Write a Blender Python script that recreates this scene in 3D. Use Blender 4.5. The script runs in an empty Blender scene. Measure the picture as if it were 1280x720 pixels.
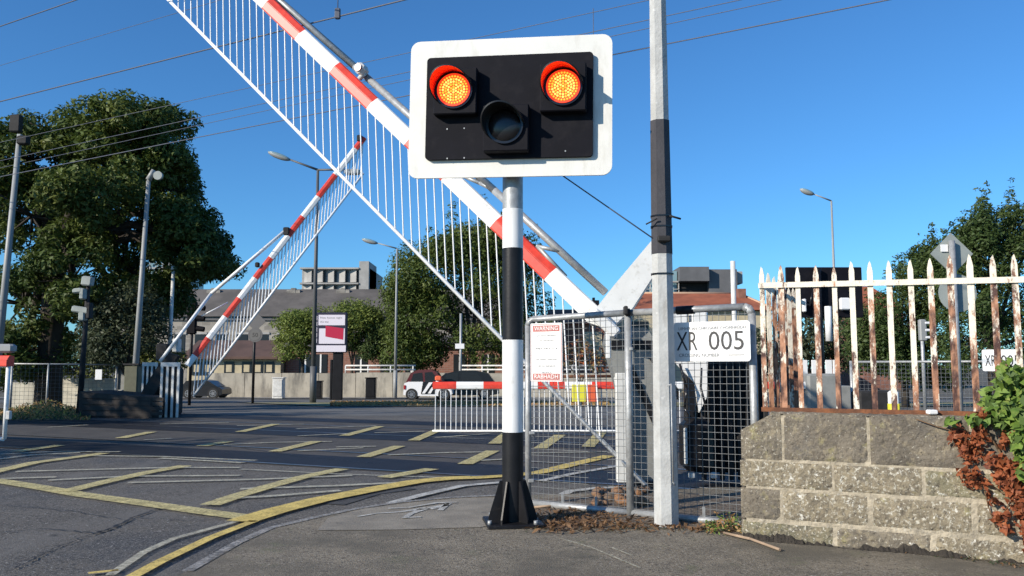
import bpy, math, random
from mathutils import Vector, Matrix
import numpy as np

# ------------------------------------------------------------------ camera, sky, sun, exposure
SC = bpy.context.scene
COL = SC.collection
F = 1050.0                      # focal length in pixels of the 1280 wide photograph
TH = math.atan2(100.0, F)       # upward pitch
CAM = Vector((0.0, 0.0, 1.2))
cam_d = bpy.data.cameras.new('camera')
cam = bpy.data.objects.new('camera', cam_d)
COL.objects.link(cam)
cam.location = CAM
cam.rotation_euler = (math.radians(90) + TH, 0, 0)
cam_d.sensor_width = 36
cam_d.lens = 36 * F / 1280
cam_d.clip_start = 0.05
cam_d.clip_end = 3000
SC.camera = cam

LIGHT = Vector((1.0, 0.72, -0.56)).normalized()      # the way the sunlight travels
el = math.asin(-LIGHT.z)
az = math.atan2(-LIGHT.x, -LIGHT.y)                   # heading towards the sun, clockwise from +Y
W = bpy.data.worlds.new('World')
SC.world = W
W.use_nodes = True
wn = W.node_tree
bg = wn.nodes['Background']
sky = wn.nodes.new('ShaderNodeTexSky')
sky.sky_type = 'NISHITA'
sky.sun_disc = False
sky.sun_elevation = el
sky.sun_rotation = az
sky.air_density = 1.0
sky.dust_density = 0.15
sky.ozone_density = 3.0
sky.altitude = 0
tint = wn.nodes.new('ShaderNodeMix'); tint.data_type = 'RGBA'; tint.blend_type = 'MULTIPLY'; tint.inputs[0].default_value = 1.0
tint.inputs[7].default_value = (0.42, 0.84, 1.20, 1)      # the camera's cool, saturated rendering of the sky
wn.links.new(sky.outputs[0], tint.inputs[6]); wn.links.new(tint.outputs[2], bg.inputs[0])
bg.inputs[1].default_value = 0.108
sd = bpy.data.lights.new('sun', 'SUN')
sd.energy = 4.9
sd.angle = math.radians(0.5)
sd.color = (1.0, 0.91, 0.78)
so = bpy.data.objects.new('sun', sd)
COL.objects.link(so)
so.rotation_euler = LIGHT.to_track_quat('-Z', 'Y').to_euler()
so.location = (-20, -20, 20)
vs = SC.view_settings
vs.view_transform = 'Standard'
vs.look = 'None'
vs.gamma = 1
vs.exposure = 0.30
vs.use_curve_mapping = False
SC.cycles.max_bounces = 6
SC.cycles.transparent_max_bounces = 12

R = random.Random(5)
NR = np.random.default_rng(5)

# ------------------------------------------------------------------ measuring helpers
def gz(Y):
    return 0.0 if Y < 20 else -0.019 * (min(Y, 50) - 20)

def ray(px, py):
    u = (px - 640) / F
    v = (360 - py) / F
    return Vector((u, math.cos(TH) - v * math.sin(TH), math.sin(TH) + v * math.cos(TH)))

def P(px, py, Y):
    d = ray(px, py)
    return CAM + d * (Y / d.y)

def G(px, py, z=0.0):
    """point of the terrain seen at a pixel"""
    d = ray(px, py)
    lo = 0.5
    zt = z
    for _ in range(60):
        t = (zt - CAM.z) / d.z
        p = CAM + d * t
        zt = 0.5 * zt + 0.5 * (gz(p.y) + z)
    return p

def H(px, py, z):
    """point at height z seen at a pixel"""
    d = ray(px, py)
    return CAM + d * ((z - CAM.z) / d.z)

# ------------------------------------------------------------------ mesh helper
ORG = {}

class MB:
    def __init__(s):
        s.v = []; s.f = []; s.m = []; s.sm = []
    def add(s, vs_, fs_, m=0, smooth=False):
        n = len(s.v)
        s.v += [tuple(p) for p in vs_]
        for f in fs_:
            s.f.append(tuple(i + n for i in f)); s.m.append(m); s.sm.append(smooth)
        return s
    def box(s, c, size, m=0, rz=0.0, mat=None):
        c = Vector(c); hx, hy, hz = size[0] / 2, size[1] / 2, size[2] / 2
        M = mat if mat is not None else Matrix.Rotation(rz, 3, 'Z')
        pts = [c + M @ Vector((x * hx, y * hy, z * hz)) for z in (-1, 1) for (x, y) in ((-1, -1), (1, -1), (1, 1), (-1, 1))]
        return s.add(pts, [(3, 2, 1, 0), (4, 5, 6, 7), (0, 1, 5, 4), (1, 2, 6, 5), (2, 3, 7, 6), (3, 0, 4, 7)], m)
    def cbox(s, c, size, m=0, b=0.01, mat=None):
        """box with chamfered edges"""
        c = Vector(c); M = mat if mat is not None else Matrix.Identity(3)
        hx, hy, hz = size[0] / 2, size[1] / 2, size[2] / 2
        b = min(b, hx * .45, hy * .45, hz * .45)
        rings = []
        for (z, i) in ((-hz, b), (-hz + b, 0), (hz - b, 0), (hz, b)):
            x, y = hx - i, hy - i
            rings.append([(-x + b, -y, z), (x - b, -y, z), (x, -y + b, z), (x, y - b, z), (x - b, y, z), (-x + b, y, z), (-x, y - b, z), (-x, -y + b, z)])
        pts = [c + M @ Vector(p) for r in rings for p in r]
        fs = [tuple(range(7, -1, -1)), tuple(range(24, 32))]
        for k in range(3):
            for i in range(8):
                j = (i + 1) % 8
                fs.append((k * 8 + i, k * 8 + j, k * 8 + 8 + j, k * 8 + 8 + i))
        return s.add(pts, fs, m)
    def tube(s, p0, p1, r0, r1=None, n=8, m=0, caps=True, smooth=True, phase=0.0):
        p0 = Vector(p0); p1 = Vector(p1); r1 = r0 if r1 is None else r1
        d = (p1 - p0).normalized()
        a = d.cross(Vector((0, 0, 1)))
        if a.length < 1e-4: a = Vector((1, 0, 0))
        a.normalize(); b = d.cross(a)
        pts = []
        for (p, r) in ((p0, r0), (p1, r1)):
            for i in range(n):
                t = 2 * math.pi * (i + phase) / n
                pts.append(p + a * (r * math.cos(t)) + b * (r * math.sin(t)))
        fs = [(i, (i + 1) % n, n + (i + 1) % n, n + i) for i in range(n)]
        s.add(pts, fs, m, smooth)
        if caps:
            s.add(pts[:n], [tuple(range(n - 1, -1, -1))], m); s.add(pts[n:], [tuple(range(n))], m)
        return s
    def path(s, pts, r, n=8, m=0):
        for a, b in zip(pts[:-1], pts[1:]):
            s.tube(a, b, r, n=n, m=m)
        for p in pts[1:-1]:
            s.ball(p, r, m=m)
        return s
    def ball(s, c, r, m=0, nu=8, nv=5, sc=(1, 1, 1)):
        c = Vector(c); pts = []
        for j in range(nv + 1):
            ph = math.pi * j / nv
            for i in range(nu):
                t = 2 * math.pi * i / nu
                pts.append(c + Vector((r * sc[0] * math.sin(ph) * math.cos(t), r * sc[1] * math.sin(ph) * math.sin(t), r * sc[2] * math.cos(ph))))
        fs = [(j * nu + i, (j + 1) * nu + i, (j + 1) * nu + (i + 1) % nu, j * nu + (i + 1) % nu) for j in range(nv) for i in range(nu)]
        return s.add(pts, fs, m, True)
    def prism(s, poly, off, m=0, m_side=None):
        """3-D polygon pushed along the vector off"""
        n = len(poly); off = Vector(off)
        pts = [Vector(p) for p in poly] + [Vector(p) + off for p in poly]
        s.add(pts, [tuple(range(n)), tuple(range(2 * n - 1, n - 1, -1))], m)
        return s.add(pts, [(i, n + i, n + (i + 1) % n, (i + 1) % n) for i in range(n)], m if m_side is None else m_side)
    def build(s, name, mats, parent=None, origin=None, recalc=True):
        o3 = Vector(origin) if origin is not None else (ORG[parent.name] if parent is not None else Vector((0, 0, 0)))
        me = bpy.data.meshes.new(name)
        me.from_pydata([(p[0] - o3.x, p[1] - o3.y, p[2] - o3.z) for p in s.v], [], s.f)
        if not isinstance(mats, (list, tuple)): mats = [mats]
        for mt in mats: me.materials.append(mt)
        me.polygons.foreach_set('material_index', s.m)
        me.polygons.foreach_set('use_smooth', s.sm)
        if recalc:
            import bmesh
            bm = bmesh.new(); bm.from_mesh(me)
            bmesh.ops.remove_doubles(bm, verts=bm.verts, dist=1e-5)
            bmesh.ops.recalc_face_normals(bm, faces=bm.faces)
            bm.to_mesh(me); bm.free()
        me.update()
        o = bpy.data.objects.new(name, me)
        COL.objects.link(o)
        if parent is None:
            o.location = o3
        else:
            o.parent = parent
            o.location = o3 - ORG[parent.name]
        ORG[o.name] = o3
        return o

def tag(o, label=None, cat=None, group=None, kind=None):
    if label: o['label'] = label
    if cat: o['category'] = cat
    if group: o['group'] = group
    if kind: o['kind'] = kind
    return o

def empty(name, loc, label, cat, group=None):
    o = bpy.data.objects.new(name, None)
    COL.objects.link(o)
    o.location = loc
    o.empty_display_size = 0.2
    ORG[o.name] = Vector(loc)
    return tag(o, label, cat, group)

def text(name, body, origin, right, up, size, mat, parent, width=None, ext=0.0008, align='LEFT'):
    cu = bpy.data.curves.new(name, 'FONT')
    cu.body = body; cu.size = 1.0; cu.extrude = 0.0; cu.align_x = align
    cu.resolution_u = 3
    t = bpy.data.objects.new('t', cu); COL.objects.link(t)
    bpy.context.view_layer.update()
    me = bpy.data.meshes.new_from_object(t)
    bpy.data.objects.remove(t); bpy.data.curves.remove(cu)
    xs = [v.co.x for v in me.vertices]; ys = [v.co.y for v in me.vertices]
    w = max(xs) - min(xs); h = max(ys) - min(ys)
    right = Vector(right).normalized(); up = Vector(up).normalized(); nrm = right.cross(up)
    sx = (width / w) if width else size / h
    sy = size / h
    og = Vector(origin)
    o3 = ORG[parent.name]
    for v in me.vertices:
        v.co = og + right * ((v.co.x - min(xs)) * sx) + up * ((v.co.y - min(ys)) * sy) + nrm * ext - o3
    me.materials.append(mat)
    me.name = name
    o = bpy.data.objects.new(name, me); COL.objects.link(o); o.parent = parent
    ORG[o.name] = o3
    return o

# ------------------------------------------------------------------ materials
def mat(name, col, rough=0.6, metal=0.0, noise=0.0, nscale=6.0, bump=0.0, bscale=40.0, col2=None, lo=0.4, hi=0.6, spec=0.5, detail=6, coat=0.0):
    m = bpy.data.materials.new(name); m.use_nodes = True
    t = m.node_tree; b = t.nodes['Principled BSDF']
    b.inputs['Roughness'].default_value = rough
    b.inputs['Metallic'].default_value = metal
    b.inputs['Specular IOR Level'].default_value = spec
    b.inputs['Coat Weight'].default_value = coat
    b.inputs['Base Color'].default_value = (*col, 1)
    tc = t.nodes.new('ShaderNodeTexCoord')
    if col2 is None and noise > 0:
        col2 = tuple(c * (1 - noise) for c in col)
    if col2 is not None:
        n = t.nodes.new('ShaderNodeTexNoise'); n.inputs['Scale'].default_value = nscale; n.inputs['Detail'].default_value = detail
        n.inputs['Roughness'].default_value = 0.65
        r = t.nodes.new('ShaderNodeMapRange'); r.inputs[1].default_value = lo; r.inputs[2].default_value = hi
        mx = t.nodes.new('ShaderNodeMix'); mx.data_type = 'RGBA'
        mx.inputs[6].default_value = (*col, 1); mx.inputs[7].default_value = (*col2, 1)
        t.links.new(tc.outputs['Object'], n.inputs['Vector'])
        t.links.new(n.outputs[0], r.inputs[0]); t.links.new(r.outputs[0], mx.inputs[0])
        t.links.new(mx.outputs[2], b.inputs['Base Color'])
        m['mix'] = mx.name
    if bump > 0:
        n2 = t.nodes.new('ShaderNodeTexNoise'); n2.inputs['Scale'].default_value = bscale; n2.inputs['Detail'].default_value = 5
        bp = t.nodes.new('ShaderNodeBump'); bp.inputs['Strength'].default_value = bump; bp.inputs['Distance'].default_value = 0.02
        t.links.new(tc.outputs['Object'], n2.inputs['Vector'])
        t.links.new(n2.outputs[0], bp.inputs['Height']); t.links.new(bp.outputs[0], b.inputs['Normal'])
    return m

def layer(m, col, scale, lo, hi, detail=8, kind='noise', stretch=None):
    """one more patchy layer of colour over what the material already has"""
    t = m.node_tree; b = t.nodes['Principled BSDF']
    tc = t.nodes.new('ShaderNodeTexCoord')
    mp = t.nodes.new('ShaderNodeMapping')
    if stretch: mp.inputs['Scale'].default_value = stretch
    mp.inputs['Location'].default_value = (R.uniform(0, 9), R.uniform(0, 9), R.uniform(0, 9))
    t.links.new(tc.outputs['Object'], mp.inputs[0])
    if kind == 'noise':
        n = t.nodes.new('ShaderNodeTexNoise'); n.inputs['Scale'].default_value = scale; n.inputs['Detail'].default_value = detail
        n.inputs['Roughness'].default_value = 0.7
    else:
        n = t.nodes.new('ShaderNodeTexVoronoi'); n.inputs['Scale'].default_value = scale
    t.links.new(mp.outputs[0], n.inputs['Vector'])
    r = t.nodes.new('ShaderNodeMapRange'); r.inputs[1].default_value = lo; r.inputs[2].default_value = hi
    t.links.new(n.outputs[0], r.inputs[0])
    mx = t.nodes.new('ShaderNodeMix'); mx.data_type = 'RGBA'; mx.inputs[7].default_value = (*col, 1)
    inp = b.inputs['Base Color']
    if inp.is_linked:
        src = inp.links[0].from_socket; t.links.new(src, mx.inputs[6])
    else:
        mx.inputs[6].default_value = inp.default_value
    t.links.new(r.outputs[0], mx.inputs[0]); t.links.new(mx.outputs[2], inp)
    return m

def wear(m, scale, lo, hi, depth=0.0):
    """paint worn through: transparent patches"""
    t = m.node_tree; b = t.nodes['Principled BSDF']; out = t.nodes['Material Output']
    tc = t.nodes.new('ShaderNodeTexCoord')
    n = t.nodes.new('ShaderNodeTexNoise'); n.inputs['Scale'].default_value = scale; n.inputs['Detail'].default_value = 9; n.inputs['Roughness'].default_value = 0.75
    r = t.nodes.new('ShaderNodeMapRange'); r.inputs[1].default_value = lo; r.inputs[2].default_value = hi
    tr = t.nodes.new('ShaderNodeBsdfTransparent'); mx = t.nodes.new('ShaderNodeMixShader')
    t.links.new(tc.outputs['Object'], n.inputs['Vector']); t.links.new(n.outputs[0], r.inputs[0])
    t.links.new(r.outputs[0], mx.inputs[0]); t.links.new(b.outputs[0], mx.inputs[1]); t.links.new(tr.outputs[0], mx.inputs[2])
    t.links.new(mx.outputs[0], out.inputs[0])
    return m

def emit(name, col, strength):
    m = bpy.data.materials.new(name); m.use_nodes = True
    b = m.node_tree.nodes['Principled BSDF']
    b.inputs['Base Color'].default_value = (col[0] * .4, col[1] * .4, col[2] * .4, 1)
    b.inputs['Emission Color'].default_value = (*col, 1)
    b.inputs['Emission Strength'].default_value = strength
    return m

def leafmat(name, c1, c2, c3=None, scale=1.2):
    m = mat(name, c1, rough=0.55, col2=c2, nscale=scale, lo=0.35, hi=0.65, spec=0.3, detail=4)
    if c3: layer(m, c3, scale * 2.5, 0.55, 0.7)
    t = m.node_tree; b = t.nodes['Principled BSDF']; out = t.nodes['Material Output']
    tl = t.nodes.new('ShaderNodeBsdfTranslucent'); mx = t.nodes.new('ShaderNodeMixShader'); mx.inputs[0].default_value = 0.28
    t.links.new(b.inputs['Base Color'].links[0].from_socket, tl.inputs[0])
    t.links.new(b.outputs[0], mx.inputs[1]); t.links.new(tl.outputs[0], mx.inputs[2]); t.links.new(mx.outputs[0], out.inputs[0])
    return m

M = {}
M['asphalt'] = mat('asphalt', (0.120, 0.105, 0.085), .88, noise=.22, nscale=1.2, bump=.45, bscale=110)
layer(M['asphalt'], (0.050, 0.050, 0.052), 0.6, 0.50, 0.66)
layer(M['asphalt'], (0.19, 0.185, 0.17), 60, 0.52, 0.60, detail=3)
layer(M['asphalt'], (0.022, 0.022, 0.024), 46, 0.54, 0.62, detail=3)
layer(M['asphalt'], (0.42, 0.40, 0.37), 34, 0.645, 0.68, detail=3)
layer(M['asphalt'], (0.145, 0.135, 0.12), 1.2, 0.52, 0.66, stretch=(1, .25, 1))
layer(M['asphalt'], (0.03, 0.029, 0.028), 2.6, 0.64, 0.70)
M['asphalt_far'] = mat('old_asphalt', (0.15, 0.148, 0.14), .9, noise=.35, nscale=.6, bump=.3, bscale=50)
M['deck'] = mat('crossing_panel', (0.080, 0.071, 0.060), .8, noise=.3, nscale=2, bump=.4, bscale=70)
layer(M['deck'], (0.09, 0.09, 0.088), 30, .58, .7)
M['deck_dark'] = mat('rubber_panel', (0.019, 0.019, 0.022), .6, noise=.3, nscale=3, bump=.3, bscale=60, spec=.3)
M['footway'] = mat('footway_asphalt', (0.22, 0.185, 0.130), .92, noise=.28, nscale=2.2, bump=.45, bscale=110)
layer(M['footway'], (0.30, 0.27, 0.22), 55, .53, .61, detail=3)
layer(M['footway'], (0.45, 0.41, 0.34), 36, .655, .69, detail=3)
layer(M['footway'], (0.06, 0.05, 0.04), 42, .55, .63, detail=3)
layer(M['footway'], (0.12, 0.105, 0.078), 1.3, .46, .62)
layer(M['footway'], (0.13, 0.13, 0.075), 4.2, .58, .70)
layer(M['footway'], (0.045, 0.05, 0.035), 3.1, .60, .75)
M['patch'] = mat('pale_patch', (0.27, 0.24, 0.19), .9, noise=.25, nscale=3, bump=.4, bscale=90)
layer(M['patch'], (0.27, 0.26, 0.23), 60, .58, .7)
layer(M['patch'], (0.09, 0.085, 0.08), 7, .58, .72)
M['kerb'] = wear(mat('worn_kerb', (0.34, 0.33, 0.31), .9, noise=.5, nscale=9, bump=.5, bscale=40), 30, .44, .70)
M['yellow'] = wear(mat('yellow_road_paint', (0.72, 0.54, 0.15), .75, noise=.3, nscale=7), 42, .50, .72)
M['yellow_faint'] = wear(mat('faded_yellow_paint', (0.70, 0.60, 0.27), .8, noise=.3, nscale=6), 34, .40, .74)
M['pale_line'] = wear(mat('faded_pale_paint', (0.58, 0.55, 0.42), .8, noise=.3, nscale=8), 30, .36, .74)
M['white_line'] = wear(mat('white_road_paint', (0.56, 0.55, 0.50), .8, noise=.4, nscale=8), 44, .48, .72)
M['rail'] = mat('rail_steel', (0.28, 0.27, 0.26), .35, metal=.8, noise=.4, nscale=20)
M['ground'] = mat('dry_ground', (0.13, 0.115, 0.085), .95, noise=.4, nscale=.4, bump=.5, bscale=10)
M['verge'] = mat('verge_grass', (0.20, 0.19, 0.07), .95, col2=(0.34, 0.30, 0.16), nscale=1.5, bump=.6, bscale=20)
M['path'] = mat('far_footpath', (0.26, 0.25, 0.23), .9, noise=.3, nscale=1)
M['white'] = mat('white_paint', (0.80, 0.80, 0.78), .42, noise=.07, nscale=5)
layer(M['white'], (0.50, 0.48, 0.43), 11, .56, .78)
layer(M['white'], (0.30, 0.26, 0.21), 26, .68, .76)
M['white_dirty'] = mat('grimy_white_paint', (0.66, 0.66, 0.63), .5, noise=.2, nscale=4, bump=.08, bscale=60)
layer(M['white_dirty'], (0.35, 0.29, 0.22), 7, .58, .78)
layer(M['white_dirty'], (0.30, 0.15, 0.07), 18, .70, .78)
M['rod'] = mat('white_rod', (0.82, 0.83, 0.83), .4, noise=.1, nscale=8)
M['red'] = mat('red_paint', (0.72, 0.055, 0.030), .45, noise=.25, nscale=7)
layer(M['red'], (0.50, 0.12, 0.08), 24, .58, .72)
layer(M['red'], (0.78, 0.60, 0.55), 16, .70, .74)
M['black'] = mat('black_paint', (0.014, 0.014, 0.016), .42, noise=.3, nscale=5, bump=.05, bscale=50, spec=.25)
layer(M['black'], (0.05, 0.045, 0.04), 14, .60, .80)
M['black_board'] = mat('matt_black_board', (0.007, 0.007, 0.011), .7, noise=.2, nscale=5, spec=.15)
layer(M['black_board'], (0.016, 0.015, 0.018), 9, .5, .85)
M['black_gloss'] = mat('black_plastic', (0.012, 0.012, 0.014), .25)
M['board_white'] = mat('board_white', (0.74, 0.73, 0.68), .5, noise=.06, nscale=3)
layer(M['board_white'], (0.50, 0.47, 0.40), 5, .56, .85, stretch=(1, 1, .3))
layer(M['board_white'], (0.36, 0.33, 0.27), 30, .68, .78)
M['post_white'] = mat('post_white', (0.80, 0.80, 0.78), .42, noise=.05, nscale=5)
layer(M['post_white'], (0.42, 0.38, 0.31), 12, .56, .76, stretch=(1, 1, .25))
layer(M['post_white'], (0.20, 0.17, 0.13), 40, .66, .72)
M['galv'] = mat('galvanised_steel', (0.40, 0.41, 0.41), .48, metal=.35, noise=.25, nscale=16, bump=.08, bscale=60)
layer(M['galv'], (0.22, 0.21, 0.20), 24, .6, .72)
layer(M['galv'], (0.58, 0.58, 0.56), 9, .58, .75)
M['grey_pole'] = mat('weathered_pole', (0.47, 0.475, 0.46), .7, noise=.2, nscale=5, bump=.25, bscale=45)
layer(M['grey_pole'], (0.32, 0.31, 0.29), 9, .55, .72, stretch=(1, 1, .3))
layer(M['grey_pole'], (0.62, 0.62, 0.60), 14, .62, .72)
layer(M['grey_pole'], (0.38, 0.20, 0.13), 5, .70, .76)
M['sleeve'] = mat('dark_sleeve', (0.045, 0.043, 0.05), .6, noise=.3, nscale=4, bump=.1, bscale=40)  # dark grey of the band on the octagonal post
M['grey_paint'] = mat('grey_paint', (0.25, 0.255, 0.24), .6, noise=.2, nscale=4)
layer(M['grey_paint'], (0.22, 0.20, 0.17), 8, .6, .8)
M['dark_steel'] = mat('dark_steel', (0.035, 0.034, 0.034), .7, noise=.3, nscale=6, spec=.2)
M['wire'] = mat('wire', (0.09, 0.10, 0.13), .6)
M['mesh'] = mat('fence_wire', (0.22, 0.23, 0.235), .55, metal=.3, noise=.3, nscale=20)
M['rust'] = mat('rust', (0.20, 0.075, 0.030), .9, col2=(0.10, 0.042, 0.022), nscale=14, bump=.3, bscale=60)
M['letters'] = mat('black_lettering', (0.02, 0.02, 0.022), .5)
M['letters_grey'] = mat('faded_lettering', (0.20, 0.19, 0.18), .6)
M['letters_mid'] = mat('weathered_lettering', (0.16, 0.16, 0.16), .6)
M['sign_white'] = mat('sign_white', (0.80, 0.80, 0.79), .35, noise=.05, nscale=4)
M['sign_red'] = mat('faded_red_lettering', (0.46, 0.14, 0.12), .5, noise=.2, nscale=12)
M['concrete'] = mat('concrete_wall', (0.45, 0.41, 0.33), .9, noise=.3, nscale=.6, bump=.3, bscale=10)
layer(M['concrete'], (0.15, 0.14, 0.12), 1.1, .50, .66, stretch=(1, 1, .25))
M['timber'] = mat('dark_timber', (0.035, 0.028, 0.024), .9, noise=.3, nscale=2)  # timber colour darkened for the shade over the ramp
M['slate'] = mat('slate_roof', (0.125, 0.112, 0.10), .8, noise=.3, nscale=.5, bump=.3, bscale=4)
M['tile'] = mat('clay_tiles', (0.36, 0.11, 0.05), .85, noise=.3, nscale=.8)
M['brick'] = mat('red_brick', (0.25, 0.115, 0.08), .9, noise=.3, nscale=2)
M['cream'] = mat('cream_render', (0.50, 0.43, 0.29), .9, noise=.2, nscale=1)
M['precast'] = mat('precast_concrete', (0.40, 0.39, 0.37), .9, noise=.25, nscale=.4)
M['dark_glass'] = mat('dark_glass', (0.02, 0.023, 0.026), .25, spec=.35)
M['blue_glass'] = mat('pale_blue_glass', (0.22, 0.34, 0.38), .2, noise=.2, nscale=.3)
M['clad'] = mat('grey_cladding', (0.13, 0.13, 0.135), .7, noise=.25, nscale=.4)
M['lamp_grey'] = mat('lamp_post_paint', (0.29, 0.30, 0.295), .5, noise=.15, nscale=1)
M['lamp_dark'] = mat('lamp_post_dark', (0.10, 0.105, 0.11), .55, noise=.2, nscale=1)
M['bark'] = mat('bark', (0.055, 0.045, 0.035), .95, noise=.4, nscale=3, bump=.5, bscale=12)
M['twig'] = mat('dry_twig', (0.14, 0.085, 0.045), .9)
M['signback'] = mat('sign_back', (0.30, 0.33, 0.31), .5, noise=.15, nscale=4)
M['hivis'] = mat('yellow_panel', (0.72, 0.66, 0.05), .5)
M['orange'] = mat('orange_panel', (0.72, 0.13, 0.05), .5)
M['tyre'] = mat('tyre', (0.015, 0.015, 0.015), .8)
M['alloy'] = mat('wheel_rim', (0.30, 0.30, 0.31), .3, metal=.6)
M['car_white'] = mat('white_car_paint', (0.80, 0.80, 0.80), .25, coat=.5)
M['car_black'] = mat('black_car_paint', (0.010, 0.010, 0.012), .35, coat=.15)
M['car_red'] = mat('maroon_car_paint', (0.10, 0.018, 0.02), .25, coat=.6)
M['tail'] = mat('tail_lamp', (0.35, 0.02, 0.02), .3)

# ---- the far stone wall of the long building
def masonry(name, c1, c2, mortar, bw, bh, scale=1.0):
    m = mat(name, c1, .9, bump=.3, bscale=6)
    t = m.node_tree; b = t.nodes['Principled BSDF']
    tc = t.nodes.new('ShaderNodeTexCoord'); sp = t.nodes.new('ShaderNodeSeparateXYZ'); cb = t.nodes.new('ShaderNodeCombineXYZ')
    t.links.new(tc.outputs['Object'], sp.inputs[0]); t.links.new(sp.outputs[0], cb.inputs[0]); t.links.new(sp.outputs[2], cb.inputs[1])
    br = t.nodes.new('ShaderNodeTexBrick'); br.inputs['Color1'].default_value = (*c1, 1); br.inputs['Color2'].default_value = (*c2, 1)
    br.inputs['Mortar'].default_value = (*mortar, 1); br.inputs['Scale'].default_value = scale
    br.inputs['Brick Width'].default_value = bw; br.inputs['Row Height'].default_value = bh; br.inputs['Mortar Size'].default_value = bh * .08
    t.links.new(cb.outputs[0], br.inputs['Vector']); t.links.new(br.outputs[0], b.inputs['Base Color'])
    return m
M['stonework'] = masonry('grey_stonework', (0.36, 0.33, 0.28), (0.20, 0.185, 0.16), (0.30, 0.28, 0.25), .9, .4)
M['brickwork'] = masonry('brickwork', (0.27, 0.12, 0.08), (0.20, 0.09, 0.065), (0.25, 0.2, 0.17), .45, .15)
layer(M['stonework'], (0.10, 0.095, 0.09), .7, .5, .7)

# ---- rusty railing paint: cream paint above, more rust low down
def rusty(seed, more=0.0):
    m = mat('flaking_paint', (0.72, 0.68, 0.58), .7, bump=.35, bscale=35)
    t = m.node_tree; b = t.nodes['Principled BSDF']
    tc = t.nodes.new('ShaderNodeTexCoord'); mp = t.nodes.new('ShaderNodeMapping'); mp.inputs['Location'].default_value = (seed * 3.1, seed, 0)
    mp.inputs['Scale'].default_value = (1, 1, .38)
    n = t.nodes.new('ShaderNodeTexNoise'); n.inputs['Scale'].default_value = 11; n.inputs['Detail'].default_value = 9; n.inputs['Roughness'].default_value = .78
    sp = t.nodes.new('ShaderNodeSeparateXYZ')
    h = t.nodes.new('ShaderNodeMapRange'); h.inputs[1].default_value = 0.0; h.inputs[2].default_value = 1.1; h.inputs[3].default_value = .095 + more; h.inputs[4].default_value = -.075 + more
    ad = t.nodes.new('ShaderNodeMath'); ad.operation = 'ADD'
    r = t.nodes.new('ShaderNodeMapRange'); r.inputs[1].default_value = .50; r.inputs[2].default_value = .56
    n2 = t.nodes.new('ShaderNodeTexNoise'); n2.inputs['Scale'].default_value = 24; n2.inputs['Detail'].default_value = 5
    cr = t.nodes.new('ShaderNodeValToRGB'); e = cr.color_ramp.elements
    e[0].position = .40; e[0].color = (0.06, 0.024, 0.018, 1); e[1].position = .62; e[1].color = (0.42, 0.205, 0.115, 1)
    mx = t.nodes.new('ShaderNodeMix'); mx.data_type = 'RGBA'; mx.inputs[6].default_value = (0.72, 0.66, 0.54, 1)
    L = t.links.new
    L(tc.outputs['Object'], mp.inputs[0]); L(mp.outputs[0], n.inputs['Vector']); L(tc.outputs['Object'], sp.inputs[0]); L(sp.outputs[2], h.inputs[0])
    L(n.outputs[0], ad.inputs[0]); L(h.outputs[0], ad.inputs[1]); L(ad.outputs[0], r.inputs[0]); L(r.outputs[0], mx.inputs[0])
    L(mp.outputs[0], n2.inputs['Vector']); L(n2.outputs[0], cr.inputs[0]); L(cr.outputs[0], mx.inputs[7]); L(mx.outputs[2], b.inputs['Base Color'])
    return m

# ------------------------------------------------------------------ ground, road, crossing
def strip_mesh(mb, pts, width, z, m=0, widths=None):
    """a flat painted ribbon through ground points"""
    n = len(pts)
    L = []; Rr = []
    for i, p in enumerate(pts):
        a = pts[max(0, i - 1)]; b = pts[min(n - 1, i + 1)]
        d = Vector((b[0] - a[0], b[1] - a[1], 0)).normalized(); q = Vector((-d.y, d.x, 0))
        w = (widths[i] if widths else width) / 2
        for lst, s_ in ((L, 1), (Rr, -1)):
            x = p[0] + q.x * w * s_; y = p[1] + q.y * w * s_
            lst.append((x, y, gz(y) + z))
    for i in range(n - 1):
        mb.add([Rr[i], Rr[i + 1], L[i + 1], L[i]], [(0, 1, 2, 3)], m)

def sheet(name, x0, x1, ys, z, m, kind='structure', nx=1):
    mb = MB()
    for a, b in zip(ys[:-1], ys[1:]):
        for i in range(nx):
            xa = x0 + (x1 - x0) * i / nx; xb = x0 + (x1 - x0) * (i + 1) / nx
            mb.add([(xa, a, gz(a) + z), (xb, a, gz(a) + z), (xb, b, gz(b) + z), (xa, b, gz(b) + z)], [(0, 1, 2, 3)])
    return tag(mb.build(name, m), kind=kind)

sheet('ground', -1500, 1500, [-60, 20, 50, 400, 2500], -0.012, M['ground'])
sheet('road', -60, 60, [-12, 20, 50], 0.0, M['asphalt'])
sheet('cross_street', -60, 60, [22, 30.5], 0.004, M['asphalt_far'])
sheet('far_street', -60, 60, [37.5, 46], 0.004, M['asphalt_far'])

def px_poly(name, px, z, m):
    mb = MB(); pts = [G(a, b, 0) for a, b in px]
    mb.add([(p.x, p.y, gz(p.y) + z) for p in pts], [tuple(range(len(pts)))])
    return tag(mb.build(name, m), kind='structure')

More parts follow.
